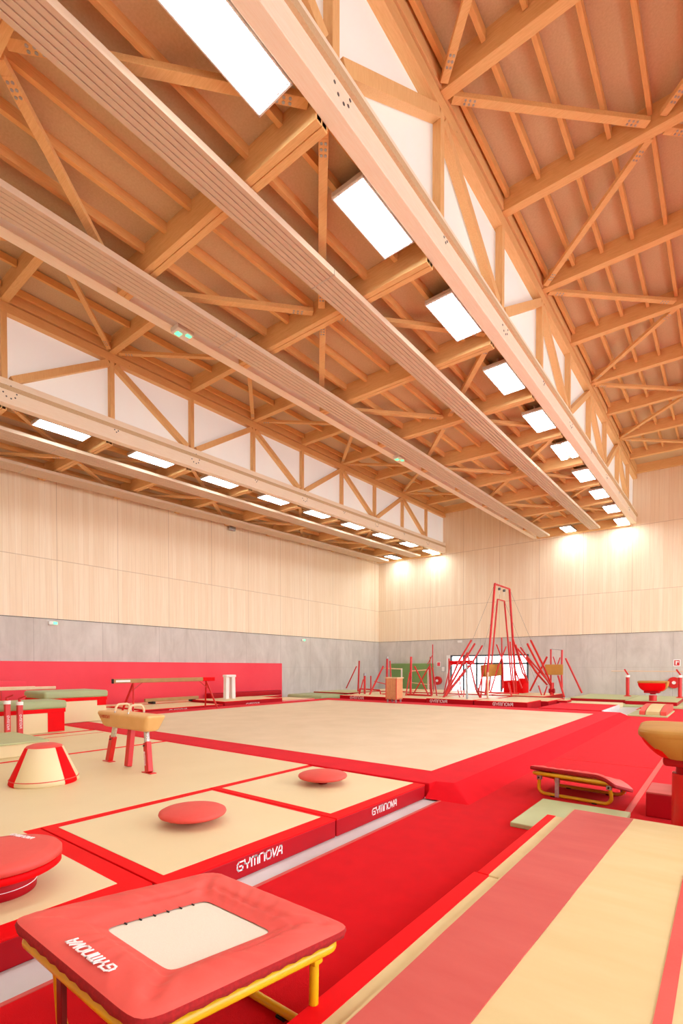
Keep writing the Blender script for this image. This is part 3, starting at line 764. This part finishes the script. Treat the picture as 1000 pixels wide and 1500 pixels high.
# ------------------------------------------------------------------ soft blocks, posts and rails at far left
def block(x0, x1, y0, y1, zt, label, y2=None):
    T = W('soft_block', label, 'soft vault block', ((x0 + x1) / 2, (y0 + y1) / 2, ZP))
    T.part('body', MB().rbox(x0 + .02, y0 + .02, ZP + .003, x1 - .02, y1 - .02, zt - .24, .02), 'cream')
    T.part('red_collar', MB().box(x0 + .0, y0, zt - .3, x1, y1, zt - .2), 'redv', .01)
    T.part('green_top', MB().rbox(x0 - .03, y0 - .03, zt - .21, x1 + .03, y1 + .03, zt, .07, 5), 'green2')
    zl = ZP + .02 if y0 < 4 else zt - .46
    T.part('red_end_panel', MB().box(x1 - .03, y1 - (.42 if y0 < 4 else .3), zl, x1 - .005, y1 - .03, zt - .3), 'redv', .003)
block(-14.3, -13.3, 2.6, 5.6, 1.0, 'cream soft block with green cushioned top at the left edge')
block(-16.5, -15.05, 5.8, 7.55, 1.14, 'farther soft block with green cushioned top behind the pommel horse')
T = W('wedge_mat', 'low mat with sage green top beyond the cone trainer at left', 'gymnastics mat', (-11, 2.5, ZP))
T.part('body', MB().box(-11.9, 1.0, ZP + .003, -10.15, 3.95, ZP + .24), 'cream', .015)
T.part('green_top', MB().box(-11.92, .98, ZP + .235, -10.13, 3.97, ZP + .27), 'green', .01)
def low_post(x, y, zt, label, zb_=ZP, group=None):
    T = W('bar_post', label, 'bar post', (x, y, zb_), group)
    T.part('upright', MB().box(x - .055, y - .055, zb_ + .003, x + .055, y + .055, zt - .16), 'redsteel', .012)
    T.part('collar', MB().cyl((x, y, zt - .17), (x, y, zt - .09), .075, 16), 'white')
    T.part('clamp', MB().cyl((x, y, zt - .09), (x, y, zt - .02), .03, 12).beam((x - .06, y, zt - .03), (x + .1, y + .1, zt + .04), .03, .03), 'redsteel')
    T.part('brand_lettering', MB().letters((x + .058, y - .022, ZP + .18 + .35), (0, 0, -1), (0, 1, 0), .045), 'letter')
low_post(-13.0, 4.2, 1.16, 'red parallel bar post with white collar at the far left edge')
low_post(-13.05, 4.47, 1.12, 'red parallel bar post with lettering, right one of the pair at the left')
T = W('parallel_bars', 'pair of pale wooden parallel bar rails in front of the red wall padding', 'parallel bars', (-17, 3.5, 0))
for x, y1 in ((-16.6, 6.7), (-17.1, 6.3)):
    T.part('rail', MB().beam((x, 2.8, 1.2), (x, y1, 1.2), .06, .09), 'woodlight', .02)
for x in (-16.6, -17.1):
    for y in (3.2, 5.2): T.part('upright', MB().cyl((x, y, ZP), (x, y, 1.16), .03, 10), 'redsteel')
T = W('soft_beam', 'low red padded beam lying against the wall at far left', 'padded beam', (-18.6, 4.5, 0))
T.part('body', MB().rbox(-19.2, 2.5, .02, -18.6, 6.6, 1.38, .04), 'wallpad')

# balance beams
T = W('balance_beam', 'high balance beam with tan padding on red splayed legs', 'balance beam', (-18, 11.8, 0))
bz = 1.36; a = Vector((-18.45, 9.52, bz)); b = Vector((-17.75, 14.0, bz))
a = aZ(165, 998, bz); b = aZ(312, 994.5, bz)
d = (b - a).normalized(); sd = Vector((d.y, -d.x, 0))
T.part('beam_body', MB().beam(a, b, .12, .15), 'beamtan', .03)
T.part('end_cap', MB().beam(a - d * .02, a + d * .02, .13, .16), 'dark', .02)
T.part('brand_plate', MB().beam(a + d * .08, a + d * .6, .124, .07), 'letter')
T.part('red_end', MB().beam(b - d * .55, b + d * .05, .13, .155), 'redv', .02)
for q, s_ in ((a + d * .75, -1), (b - d * .35, 1)):
    for w in (-1, 1):
        T.part('leg', MB().beam(q - Vector((0, 0, .06)), q + sd * (w * .38) + d * (s_ * .25) - Vector((0, 0, bz - .2)), .06, .06), 'redsteel', .01)
    T.part('strut', MB().beam(q - Vector((0, 0, .35)) + d * (s_ * .06), q + d * (-s_ * .35) - Vector((0, 0, .06)), .03, .03), 'redsteel')
T = W('vault_trestle', 'pale trestle box standing behind the balance beam end', 'trestle', tuple(aZ(336, 1011, .3)))
p = aX(336, 1011, -18.6)
T.part('top_bar', MB().rbox(p.x - .15, p.y - .3, 1.36, p.x + .15, p.y + .3, 1.48, .04), 'white')
for w in (-.17, .17): T.part('leg', MB().beam((p.x, p.y + w, 1.38), (p.x, p.y + w * 1.15, .2), .2, .2, up=(1, 0, 0)), 'white', .01)
T = W('low_beam', 'low tan training beam lying behind the pommel horse', 'balance beam', (-17.2, 11, .2))
p, q = aZ(212, 1026, .42), aZ(290, 1021.5, .42)
T.part('beam_body', MB().beam(p, q, .14, .14), 'beamtan', .02)
for r_ in (.12, .88):
    c = p + (q - p) * r_; T.part('foot', MB().box(c.x - .22, c.y - .05, .26, c.x + .22, c.y + .05, .36), 'dark', .01)
# mats beyond the left edge of the competition floor
bmat(-19.6, -17.08, 7.4, 9.9, 0, .22, 'cream landing mat with red edges under the near end of the high balance beam', b=.1)
bmat(-19.6, -17.08, 10.0, 13.6, 0, .24, 'cream landing mat with lettered red side under the high balance beam', b=.1).part('brand_lettering', MB().letters((-17.07, 11.0, .08), (0, 1, 0), (0, 0, 1), .11), 'letter')
bmat(-19.4, -17.08, 13.7, 17.2, 0, .34, 'thicker cream landing mat beyond the end of the balance beam', b=.08).part('brand_lettering', MB().letters((-17.07, 14.9, .1), (0, 1, 0), (0, 0, 1), .11), 'letter')
bmat(-19.0, -17.08, 17.3, 19.6, 0, .2, 'pale thin mat with white side left of the floor corner', b=.05, side='letter')
bmat(-20.9, -19.7, 9, 19.8, 0, .24, 'long mat with red edges lying along the red wall padding', b=.08)
T = W('gym_bench_pad', 'dark red padded strip lying at the foot of the wall padding', 'padded strip', (-20.6, 18, .24))
T.part('body', MB().rbox(-20.95, 15.6, .245, -20.5, 20.6, .5, .05), 'redside')

# ------------------------------------------------------------------ mats beyond the competition floor
def lettered(T, x, y, z, h=.12): T.part('brand_lettering', MB().letters((x, y, z), (1, 0, 0), (0, 0, 1), h), 'letter')
T = bmat(-16.3, -13.15, 20.75, 22.7, 0, .34, 'red-fronted landing mat with lettering under the leftmost uneven bars', b=.06); lettered(T, -15.6, 20.745, .19)
T = bmat(-13.1, -11.15, 20.75, 22.7, 0, .34, 'red-fronted landing mat behind the wheeled cart', b=.06)
T = bmat(-11.1, -8.8, 20.7, 22.6, 0, .38, 'red-fronted landing mat with lettering left of the ring tower', b=.06); lettered(T, -10.9, 20.695, .21)
T = bmat(-8.75, -6.45, 20.7, 22.6, 0, .38, 'red-fronted landing mat with lettering in front of the red foam block', b=.06); lettered(T, -7.9, 20.695, .21)
k = 0
desc = ['second-row cream mat at the left end of the bars area', 'second-row cream mat behind the cart', 'second-row cream mat below the ring tower', 'second-row cream mat right of the ring tower']
for x0, x1 in ((-17.2, -14.4), (-14.3, -11.6), (-11.5, -8.8), (-8.7, -6.2)):
    bmat(x0, x1, 22.85, 25.6, 0, .32, desc[k] + ', edged red', b=.06); k += 1
desc = ['third-row cream mat near the left far corner', 'third-row cream mat in front of the green leaning mat', 'third-row cream mat in front of the glazed doors', 'third-row cream mat right of the glazed doors']
k = 0
for x0, x1 in ((-18.4, -15.6), (-15.5, -12.8), (-12.7, -10), (-9.9, -7.2)):
    bmat(x0, x1, 25.8, 29.4, 0, .36, desc[k] + ', edged red', b=.06, top='cream'); k += 1
# round-cornered green mats by the left corner
T = W('pit_mat', 'flat sage green mat with rounded corner near the left far corner', 'gymnastics mat', (-18.3, 22.5, 0))
T.part('body', MB().rbox(-19.9, 20.4, 0.001, -17.3, 25.0, .3, .12, 5), 'green2')
T = W('thin_mat', 'thin red-edged mat resting on the green corner mat', 'gymnastics mat', (-18.3, 24, .3))
T.part('body', MB().box(-19.6, 22.4, .302, -17.0, 25.4, .37), 'redside', .01); T.part('top_sheet', MB().box(-19.58, 22.42, .37, -17.02, 25.38, .376), 'green')
# green leaning crash mat on the far wall
p, q = aY(573, 972, 31.7), aY(633, 1012, 31.7)
T = W('crash_mat', 'large green crash mat standing upright against the far wall', 'crash mat', ((p.x + q.x) / 2, 31.75, 0))
T.part('body', MB().rbox(p.x, 31.55, .002, q.x, 31.96, p.z, .04), 'olive')
# green field on the right
T = W('green_mat_field', 'broad sage green matting covering the floor at the foot of the far right wall', 'gymnastics mat', (-3, 29, 0))
T.part('body', MB().box(-7.0, 26.0, .001, 5.5, 31.95, .12), 'green', .02)
T.part('strip', MB().box(-6.9, 24.6, .001, -3.75, 25.98, .2), 'cream', .02, label='cream strip')
bmat(-6.2, -3.75, 26.75, 31.3, .121, .3, 'sage mat with red front edge, left one on the green matting', b=.02, top='green', edge='green')
bmat(-3.7, -1.7, 26.15, 31.3, .121, .3, 'sage mat with red front edge, right one behind the distant vault', b=.02, top='green', edge='green')
bmat(-6.35, -5.75, 24.2, 25.0, .2, .3, 'small red-fronted block between the cream mats right of the bars area', b=.03)
# red platform on the right behind the floor
T = W('red_platform', 'flat red carpeted platform behind the floor corner with a pale side', 'platform', (-4.6, 22, 0))
T.part('top_carpet', MB().box(-6.0, 20.62, .0, -3.68, 24.2, .205), 'carpet2', .01)
T.part('pale_side', MB().box(-3.68, 20.62, .0, -3.62, 24.2, .21), 'steelpale', label='pale side board')
T = W('floor_hatch', 'small patch of bare grey floor panel beside the pale platform side', 'floor panel', (-3.3, 22, .02))
T.part('panel', MB().box(-3.6, 20.4, .021, -2.9, 24.2, .026), 'resin')

# ------------------------------------------------------------------ vaults
def vault(label, loc, rz, ht=1.18, D=.34):
    # the tongue points to local -x; the table stands on one round column
    T = thing('vaulting_table', label, 'vaulting table', loc, rz)
    def plan(t, n=72):
        s_ = math.sqrt(max(0, 1 - .62 * t ** 2.4)); lx, wy = .575 * s_, .455 * (1 - .40 * t ** 1.6); out = []
        for k in range(n):
            a = 2 * PI * k / n; c, q = math.cos(a), math.sin(a); rr = (abs(c) ** 5 + abs(q) ** 5) ** (-1 / 5)
            out.append((rr * c * lx - .01 * (c < 0), rr * q * wy))
        return out
    m = MB(); n = 72; K = 12; vs = []; fs = []
    for j in range(K + 1):
        t = j / K
        for x, y in plan(t): vs.append((x, y, ht - .07 - (D - .07) * t))
    for j in range(K):
        for k in range(n): fs.append((j * n + k, (j + 1) * n + k, (j + 1) * n + (k + 1) % n, j * n + (k + 1) % n))
    fs.append(tuple(range(K * n, K * n + n))[::-1]); m.add(vs, fs, True); obj('red_side_cover', m, 'redv', T)
    m = MB(); vs = []; fs = []; lv = [(1.0, -.09), (1.03, -.075), (1.035, -.04), (1.02, -.012), (.97, .0), (.8, .006), (.4, .012)]
    P0 = plan(0)
    for sc_, dz in lv:
        for x, y in P0: vs.append((x * sc_, y * sc_, ht + dz - .012))
    for j in range(len(lv) - 1):
        for k in range(n): fs.append((j * n + k, j * n + (k + 1) % n, (j + 1) * n + (k + 1) % n, (j + 1) * n + k))
    fs.append(tuple(range((len(lv) - 1) * n, len(lv) * n))); fs.append(tuple(range(n))[::-1])
    m.add(vs, fs, True); obj('tan_top', m, 'tan', T)
    m = MB(); vs = []; fs = []; J, I = 14, 16
    for j in range(J + 1):
        t = j / J; s_ = math.sqrt(max(0, 1 - .62 * t ** 2.4)); lx = .575 * s_; wy = .455 * (1 - .62 * t ** 1.3) * .985
        for i in range(I + 1):
            v = -1 + 2 * i / I; x = -(lx + .03) + .05 * v ** 4; vs.append((x, v * wy, ht - .03 - (D - .02) * t))
    W_ = I + 1
    fs = [(j * W_ + i, j * W_ + i + 1, (j + 1) * W_ + i + 1, (j + 1) * W_ + i) for j in range(J) for i in range(I)]
    nb = len(vs); vs2 = vs + [(x + .05, y * .98, z) for x, y, z in vs]
    fs += [tuple(nb + q for q in f)[::-1] for f in fs[:]]
    ed = [i for i in range(W_)] + [(j + 1) * W_ + I for j in range(J)] + [J * W_ + i for i in range(I - 1, -1, -1)] + [j * W_ for j in range(J - 1, 0, -1)]
    fs += [(ed[i], nb + ed[i], nb + ed[(i + 1) % len(ed)], ed[(i + 1) % len(ed)]) for i in range(len(ed))]
    m.add(vs2, fs, True); obj('tan_tongue', m, 'tan', T)
    obj('under_body', MB().rbox(-.28, -.24, ht - D - .1, .34, .24, ht - D + .01, .04), 'redside', T)
    obj('column', MB().cyl((0, 0, .3), (0, 0, ht - D - .08), .12, 28), 'redside', T)
    obj('column_sleeve', MB().cyl((0, 0, .001), (0, 0, ht - D - .2), .155, 32), 'redsteel', T)
    return T
vault('tan vaulting table with red underside cut by the right edge', (-.31, 6.55, .021), PI / 2 + .08, ht=1.18, D=.32)
vault('distant vaulting table with tan top and red front on a red column', (-2.63, 26.4, .301), PI, ht=.92, D=.46)
def padset(x0, x1, y0, y1, label, h, green):
    T = W('base_padding', label, 'base padding', ((x0 + x1) / 2, (y0 + y1) / 2, .02))
    if green: T.part('green_base', MB().box(x0 - .35, y0 - .25, .021, x1 + .05, y1, .07), 'green', .01)
    n = 10; w = x1 - x0
    def arch(a, b):
        pr = [(y0, .07)] + [(y0 + (y1 - y0) * (i / n), .07 + h * math.sin(PI * (.12 + .6 * i / n)) ** .8) for i in range(n + 1)] + [(y1, .07)]
        return MB().prism(pr, 'x', a, b)
    if green:
        T.part('red_pad', arch(x0, x0 + w * .22), 'salmon', .01); T.part('cream_pad', arch(x0 + w * .24, x1 - w * .24), 'cream2', .01); T.part('red_pad', arch(x1 - w * .22, x1), 'salmon', .01)
    else:
        T.part('body', MB().box(x0, y0, .021, x1, y1, .31), 'redside', .015)
        T.part('top_cover', MB().box(x0, y0, .305, x1, y1, .325), 'pinkband', .006)
        T.part('cream_insert', MB().rbox(x0 + .26, y0 + .1, .31, x1 - .2, y1 + .0, .37, .03), 'cream2')
padset(-.76, .55, 7.0, 7.62, 'red padded box with cream insert at the foot of the near vaulting table', .3, False)
padset(-2.55, -1.7, 21.3, 24.2, 'arched red and cream safety pad on a green base before the distant vault', .3, True)

# ------------------------------------------------------------------ bars, ring tower and stored apparatus beyond the floor
def steel(T, pts, r=.035, nm='post', mat='redsteel', ys=None):
    P = [aY(x, y, Y) for x, y, Y in pts]
    return T.part(nm, MB().tube(P, r, 10), mat)
T = W('uneven_bars', 'leftmost set of red bar posts with a slanting brace near the corner', 'gymnastics bars', tuple(aY(525, 1018, 23)))
steel(T, [(526, 968, 24), (524, 1020, 24)], .05); steel(T, [(522, 976, 24), (507, 1008, 24)], .035, 'brace'); steel(T, [(534, 988, 22.5), (534, 1021, 22.5)], .06)
steel(T, [(543, 990, 24), (543, 1015, 24)], .04); steel(T, [(525, 1022, 22), (532, 995, 22)], .03, 'brace'); steel(T, [(534, 986, 22.5), (534, 990, 22.5)], .08, 'collar', 'metal')
steel(T, [(527, 1009, 23), (556, 1011, 23)], .04, 'base_rail'); steel(T, [(556, 1011, 23), (559, 1022, 23)], .04, 'foot'); steel(T, [(527, 1009, 23), (525, 1020, 23)], .04, 'foot')
T = W('uneven_bars', 'uneven bars with pale rails between the cart and the slanting brace', 'gymnastics bars', tuple(aY(567, 1020, 22.5)))
steel(T, [(567, 964, 23.5), (566, 1019, 23.5)], .06); steel(T, [(571, 968, 23.5), (574, 1019, 23.5)], .04); steel(T, [(561, 976, 23.5), (539, 1022, 22)], .05, 'brace')
steel(T, [(548, 998, 23), (572, 1004, 23.5)], .025, 'brace'); steel(T, [(567, 962, 23.5), (567, 965, 23.5)], .07, 'cap', 'metal')
steel(T, [(561, 979, 23.5), (588, 980, 24.5)], .03, 'rail', 'woodlight'); steel(T, [(588, 979, 24.5), (588, 1015, 24.5)], .045, 'white_post', 'white')
steel(T, [(560, 1017, 23), (576, 1017, 23)], .05, 'base_rail')
T = W('uneven_bars', 'uneven bars with crossed red braces in front of the green crash mat', 'gymnastics bars', tuple(aY(615, 1020, 22.5)))
steel(T, [(602, 962, 23.5), (601, 1020, 23.5)], .06); steel(T, [(600, 985, 23.5), (594, 1020, 22.8)], .035, 'brace'); steel(T, [(629, 976, 24.5), (632, 1020, 24)], .07); steel(T, [(633, 978, 24.5), (640, 1021, 23.5)], .04, 'brace')
steel(T, [(607, 976, 23.5), (628, 1020, 23.3)], .04, 'brace'); steel(T, [(628, 977, 24), (605, 1017, 23.8)], .035, 'brace')
steel(T, [(602, 983, 24), (629, 981, 24.5)], .03, 'rail', 'woodlight'); steel(T, [(603, 1000, 24), (630, 1003, 24.5)], .02, 'rail', 'woodlight'); steel(T, [(627, 981, 24.4), (627, 1010, 24.4)], .05, 'white_post', 'white')
steel(T, [(594, 1017, 23), (632, 1019, 23)], .05, 'base_rail')
T = W('climbing_rig', 'thin red rig rising left of the glazed doors', 'gymnastics rig', tuple(aY(634, 1010, 27)))
steel(T, [(633.5, 944, 27), (633.5, 970, 27), (635, 1013.5, 27)], .03); steel(T, [(630, 962, 27), (628, 1010, 27)], .03); steel(T, [(626, 973, 27), (633, 960, 27)], .025, 'brace')
# wheeled cart
c = aZ(577, 1029, .205)
T = W('storage_cart', 'tall slatted wooden cart on castors at the far edge of the floor', 'cart', tuple(c))
w, dp, z0, z1 = .3, .26, .38, 1.32
for ya, yb in ((c.y - dp, c.y - dp + .02), (c.y + dp - .02, c.y + dp)):
    for i in range(7):
        x = c.x - w + .05 + i * (2 * w - .1) / 6
        T.part('slat', MB().box(x - .03, ya, z0, x + .03, yb, z1), 'cartwood')
T.part('bottom_board', MB().box(c.x - w, c.y - dp, z0 - .02, c.x + w, c.y + dp, z0 + .02), 'cartwood')
T.part('side_panel', MB().box(c.x - w, c.y - dp, z0, c.x - w + .03, c.y + dp, z1), 'cartwood'); T.part('side_panel', MB().box(c.x + w - .03, c.y - dp, z0, c.x + w, c.y + dp, z1), 'cartwood')
for sx in (-1, 1): T.part('corner_strip', MB().box(c.x + sx * (w - .02) - .02, c.y - dp - .012, z0, c.x + sx * (w - .02) + .02, c.y - dp - .001, z1), 'salmon')
T.part('rim', MB().box(c.x - w - .04, c.y - dp - .04, z1, c.x + w + .04, c.y - dp + .02, z1 + .05).box(c.x - w - .04, c.y + dp - .02, z1, c.x + w + .04, c.y + dp + .04, z1 + .05).box(c.x - w - .04, c.y - dp, z1, c.x - w + .02, c.y + dp, z1 + .05).box(c.x + w - .02, c.y - dp, z1, c.x + w + .04, c.y + dp, z1 + .05), 'woodlight')
for sx in (-1, 1):
    for sy in (-1, 1): T.part('castor', MB().cyl((c.x + sx * .22 - .02, c.y + sy * .2, .27), (c.x + sx * .22 + .02, c.y + sy * .2, .27), .06, 14).box(c.x + sx * .22 - .03, c.y + sy * .2 - .03, .3, c.x + sx * .22 + .03, c.y + sy * .2 + .03, z0), 'metal')
# inclined stored posts before the doors
T = W('high_bar', 'bundle of slanting red high bar posts leaning before the left half of the glazed doors', 'gymnastics bars', tuple(aY(650, 1028, 22)))
for q in ([(690, 938, 25), (672, 968, 24), (650, 1020, 22.2)], [(695, 943, 25.2), (680, 968, 24.4), (647, 1026, 21.6)], [(706, 946, 26), (692, 970, 25), (652, 1020, 22.6)], [(684, 957, 24.5), (668, 990, 23.4), (654, 1012, 22.6)], [(686, 975, 24), (665, 1002, 23), (650, 1022, 22.4)]): steel(T, q, .05, 'slanting_post')
steel(T, [(684, 956, 25), (697, 1010, 23.5), (705, 1026, 22.6)], .04, 'brace'); steel(T, [(660, 972, 24.5), (650, 1015, 23)], .035, 'brace'); steel(T, [(657.5, 965, 25), (657, 1014, 24)], .045)
T.part('crossbar_pad', MB().beam(aY(659, 971, 24.6), aY(694, 970, 25.6), .14, .22), 'redv', .02)
steel(T, [(683, 972, 24), (684, 1032, 21.0)], .05, 'grey_post', 'metal'); steel(T, [(672, 990, 24.5), (676, 1018, 23.4)], .025, 'brace'); steel(T, [(680, 1010, 23.4), (678, 1024, 22.4)], .025, 'brace')
steel(T, [(670, 1010, 23), (674, 1025, 22)], .03, 'foot'); steel(T, [(709, 1014, 23), (698, 1012, 23.4)], .03, 'foot')
# ring tower
XT = -9.3
T = W('ring_tower', 'tall red gymnastics ring tower rising above the glazed doors', 'ring tower', (XT, 25, 0))
def aXt(x, y, X=XT): return aX(x, y, X)
pl, pr = aXt(724.5, 855), aXt(746, 863)
zt = (pl.z + pr.z) / 2; pl.z = pr.z = zt
bl, br = aXt(711, 1018), aXt(756, 1016)
T.part('tower_leg', MB().tube([pl, bl], .055, 12), 'redsteel'); T.part('tower_leg', MB().tube([pr, br], .06, 12), 'redsteel')
T.part('top_bar', MB().tube([pl, pr], .05, 12), 'redsteel')
for f in (.3, .62):
    c = pl + (pr - pl) * f; T.part('ring_strap', MB().tube([c, c - Vector((0, 0, .45))], .012, 6), 'white')
    T.part('pulley', MB().cyl(c - Vector((.05, 0, .18)), c - Vector((-.05, 0, .18)), .07, 14), 'bolt')
X2 = -9.9
pl2, pr2 = aX(728.5, 878, X2), aX(738.5, 880.5, X2); bl2, br2 = aX(716, 1012, X2), aX(750, 1010, X2)
T.part('inner_leg', MB().tube([pl2, bl2], .045, 12), 'redsteel'); T.part('inner_leg', MB().tube([pr2, br2], .045, 12), 'redsteel'); T.part('inner_bar', MB().tube([pl2, pr2], .04, 10), 'redsteel')
for a_, q in ((pl, aXt(667, 1000, XT - 1)), (pr, aY(806, 1006, 27)), (pl2, aY(690, 1010, 25)), (pr2, aY(790, 1012, 28))):
    T.part('guy_cable', MB().tube([a_, q], .006, 5), 'bolt')
# vault-like tan blocks and braces before the doors
T = W('bar_stand', 'red braced stand with tan padded cover in front of the middle of the doors', 'gymnastics stand', tuple(aY(720, 1022, 24)))
T.part('padded_cover', MB().beam(aY(707, 983, 24.3), aY(731, 981, 25.6), .3, .62), 'tan', .03)
for q in ([(712, 962, 24), (701, 1012, 23.3)], [(716, 958, 24), (713, 1018, 24)], [(727, 944, 25), (736, 968, 25), (737, 1008, 25.3)], [(741, 947, 25.5), (730, 975, 25), (718, 1014, 24)], [(734.5, 934, 25.2), (735.5, 1010, 25.2)], [(700, 1008, 24), (703, 1025, 23)], [(706, 990, 24.3), (704, 1022, 23.3)]): steel(T, q, .035, 'brace')
steel(T, [(714.5, 985, 23.6), (714, 1022, 23.4)], .05, 'white_post', 'woodlight')
steel(T, [(703, 1014, 23.6), (760, 1016, 24.6)], .035, 'base_rail')
T = W('high_bar', 'group of slanting red posts fanning down right of the ring tower', 'gymnastics bars', tuple(aY(775, 1018, 24.5)))
for q in ([(751, 935, 25), (765, 985, 25.5), (772, 998, 25.6)], [(755, 944, 25), (773, 1000, 25.6)], [(747, 940, 24.6), (749, 968, 24.5), (753, 1016, 24)], [(758, 950, 25), (790, 990, 26.6)], [(752, 975, 25), (764, 1008, 25)], [(745, 1000, 24), (749, 1020, 23)], [(762, 948, 26), (772, 962, 26.2), (800, 995, 27)]): steel(T, q, .04, 'slanting_post')
T = W('foam_block', 'red foam block with slanting posts resting behind it before the doors', 'foam block', tuple(aY(752, 1013, 28.4)))
p, q = aY(737, 997, 28.2), aY(766, 1010.5, 28.2)
T.part('body', MB().rbox(p.x, 28.2, .365, q.x, 29.2, p.z, .04), 'redv')
T.part('raised_end', MB().rbox(q.x - .3, 28.18, p.z - .15, q.x + .02, 29.0, p.z + .14, .04), 'redv')
# right-hand bar group with tan pad
T = W('high_bar', 'right group of red bars with long posts leaning to the left and a tan pad', 'gymnastics bars', tuple(aY(815, 1018, 28)))
for q in ([(772, 943, 25.5), (790, 978, 26.5), (806, 1004, 27.6)], [(777, 938, 25.5), (793, 970, 26.5), (807, 1002, 27.6)], [(771, 962, 26), (785, 985, 27), (801, 1003, 27.6)], [(801, 962, 27), (776, 1012, 27.6)]): steel(T, q, .05, 'slanting_post')
steel(T, [(806.5, 951, 28), (806.5, 1020, 28)], .045); steel(T, [(823, 952, 28), (822, 985, 28), (823, 1008, 28)], .05); steel(T, [(806.5, 951, 28), (823, 952, 28)], .02, 'rail', 'metal')
steel(T, [(817, 990, 28), (826, 1021, 27)], .05, 'foot'); steel(T, [(810, 962, 28), (815, 978, 28)], .03, 'brace'); steel(T, [(820, 963, 28), (815, 978, 28)], .03, 'brace')
T.part('tan_pad', MB().beam(aY(798, 981, 27.6), aY(824.5, 981, 27.8), .2, .56), 'tan', .03)
steel(T, [(808, 1000, 27.6), (808, 1020, 27.6)], .11, 'base_column'); steel(T, [(804, 1012, 27.6), (812, 1012, 27.6)], .13, 'spring_coil', 'redside')
steel(T, [(788.5, 1004, 27), (793.5, 1020, 27)], .035, 'foot'); steel(T, [(801, 1005, 27), (796, 1020, 27)], .035, 'foot'); steel(T, [(828, 964, 29), (852, 1015, 29.5)], .05, 'leaning_post')
# low bar at the right
T = W('low_bar', 'low horizontal bar on two short red posts at the far right wall', 'gymnastics bars', tuple(aY(919, 1017, 29.8)))
a_, b_ = aY(895, 983, 29.8), aY(1010, 984, 29.8); b_.z = a_.z
T.part('rail', MB().tube([a_, b_], .02, 8), 'woodlight')
for x in (919, 995.5):
    t_, f_ = aY(x, 986, 29.8), aY(x, 1016.5, 29.8); f_.z = .305
    T.part('upright', MB().tube([Vector((t_.x, t_.y, t_.z - .1)), f_], .085, 14), 'redsteel'); T.part('collar', MB().cyl((t_.x, t_.y, t_.z - .22), (t_.x, t_.y, t_.z - .1), .11, 14), 'white')
    T.part('foot_plate', MB().cyl(f_ - Vector((0, 0, .002)), f_ + Vector((0, 0, .06)), .2, 16, r2=.1), 'redsteel')
    T.part('clamp', MB().beam(Vector((t_.x - .15, t_.y, a_.z + .1)), Vector((t_.x + .03, t_.y, t_.z - .1)), .07, .07), 'redsteel')

# ------------------------------------------------------------------ light, world, camera
w = bpy.data.worlds.new('World'); SC.world = w; w.use_nodes = True
bg = w.node_tree.nodes['Background']; bg.inputs[0].default_value = (.86, .93, 1, 1); bg.inputs[1].default_value = 5.0
cd = bpy.data.cameras.new('Camera'); cam = bpy.data.objects.new('Camera', cd); COL.objects.link(cam); SC.camera = cam
cam.location = (0, 0, EYE)
R = Matrix((CR, CU, -CF)).transposed(); cam.rotation_euler = R.to_euler()
cd.sensor_fit = 'VERTICAL'; cd.sensor_height = 36; cd.sensor_width = 24
cd.lens = FPX / 1500 * 36; cd.shift_x = 0; cd.shift_y = (SHY - 750) / 1500; cd.clip_start = .05; cd.clip_end = 300
SC.view_settings.view_transform = 'Standard'; SC.view_settings.look = 'None'; SC.view_settings.gamma = 1
SC.view_settings.use_curve_mapping = False; SC.view_settings.exposure = 0.45
SC.cycles.max_bounces = 10; SC.cycles.diffuse_bounces = 6; SC.cycles.glossy_bounces = 3; SC.cycles.transparent_max_bounces = 8
SC.cycles.caustics_reflective = False; SC.cycles.caustics_refractive = False; SC.cycles.use_denoising = True
SC.cycles.sample_clamp_indirect = 8
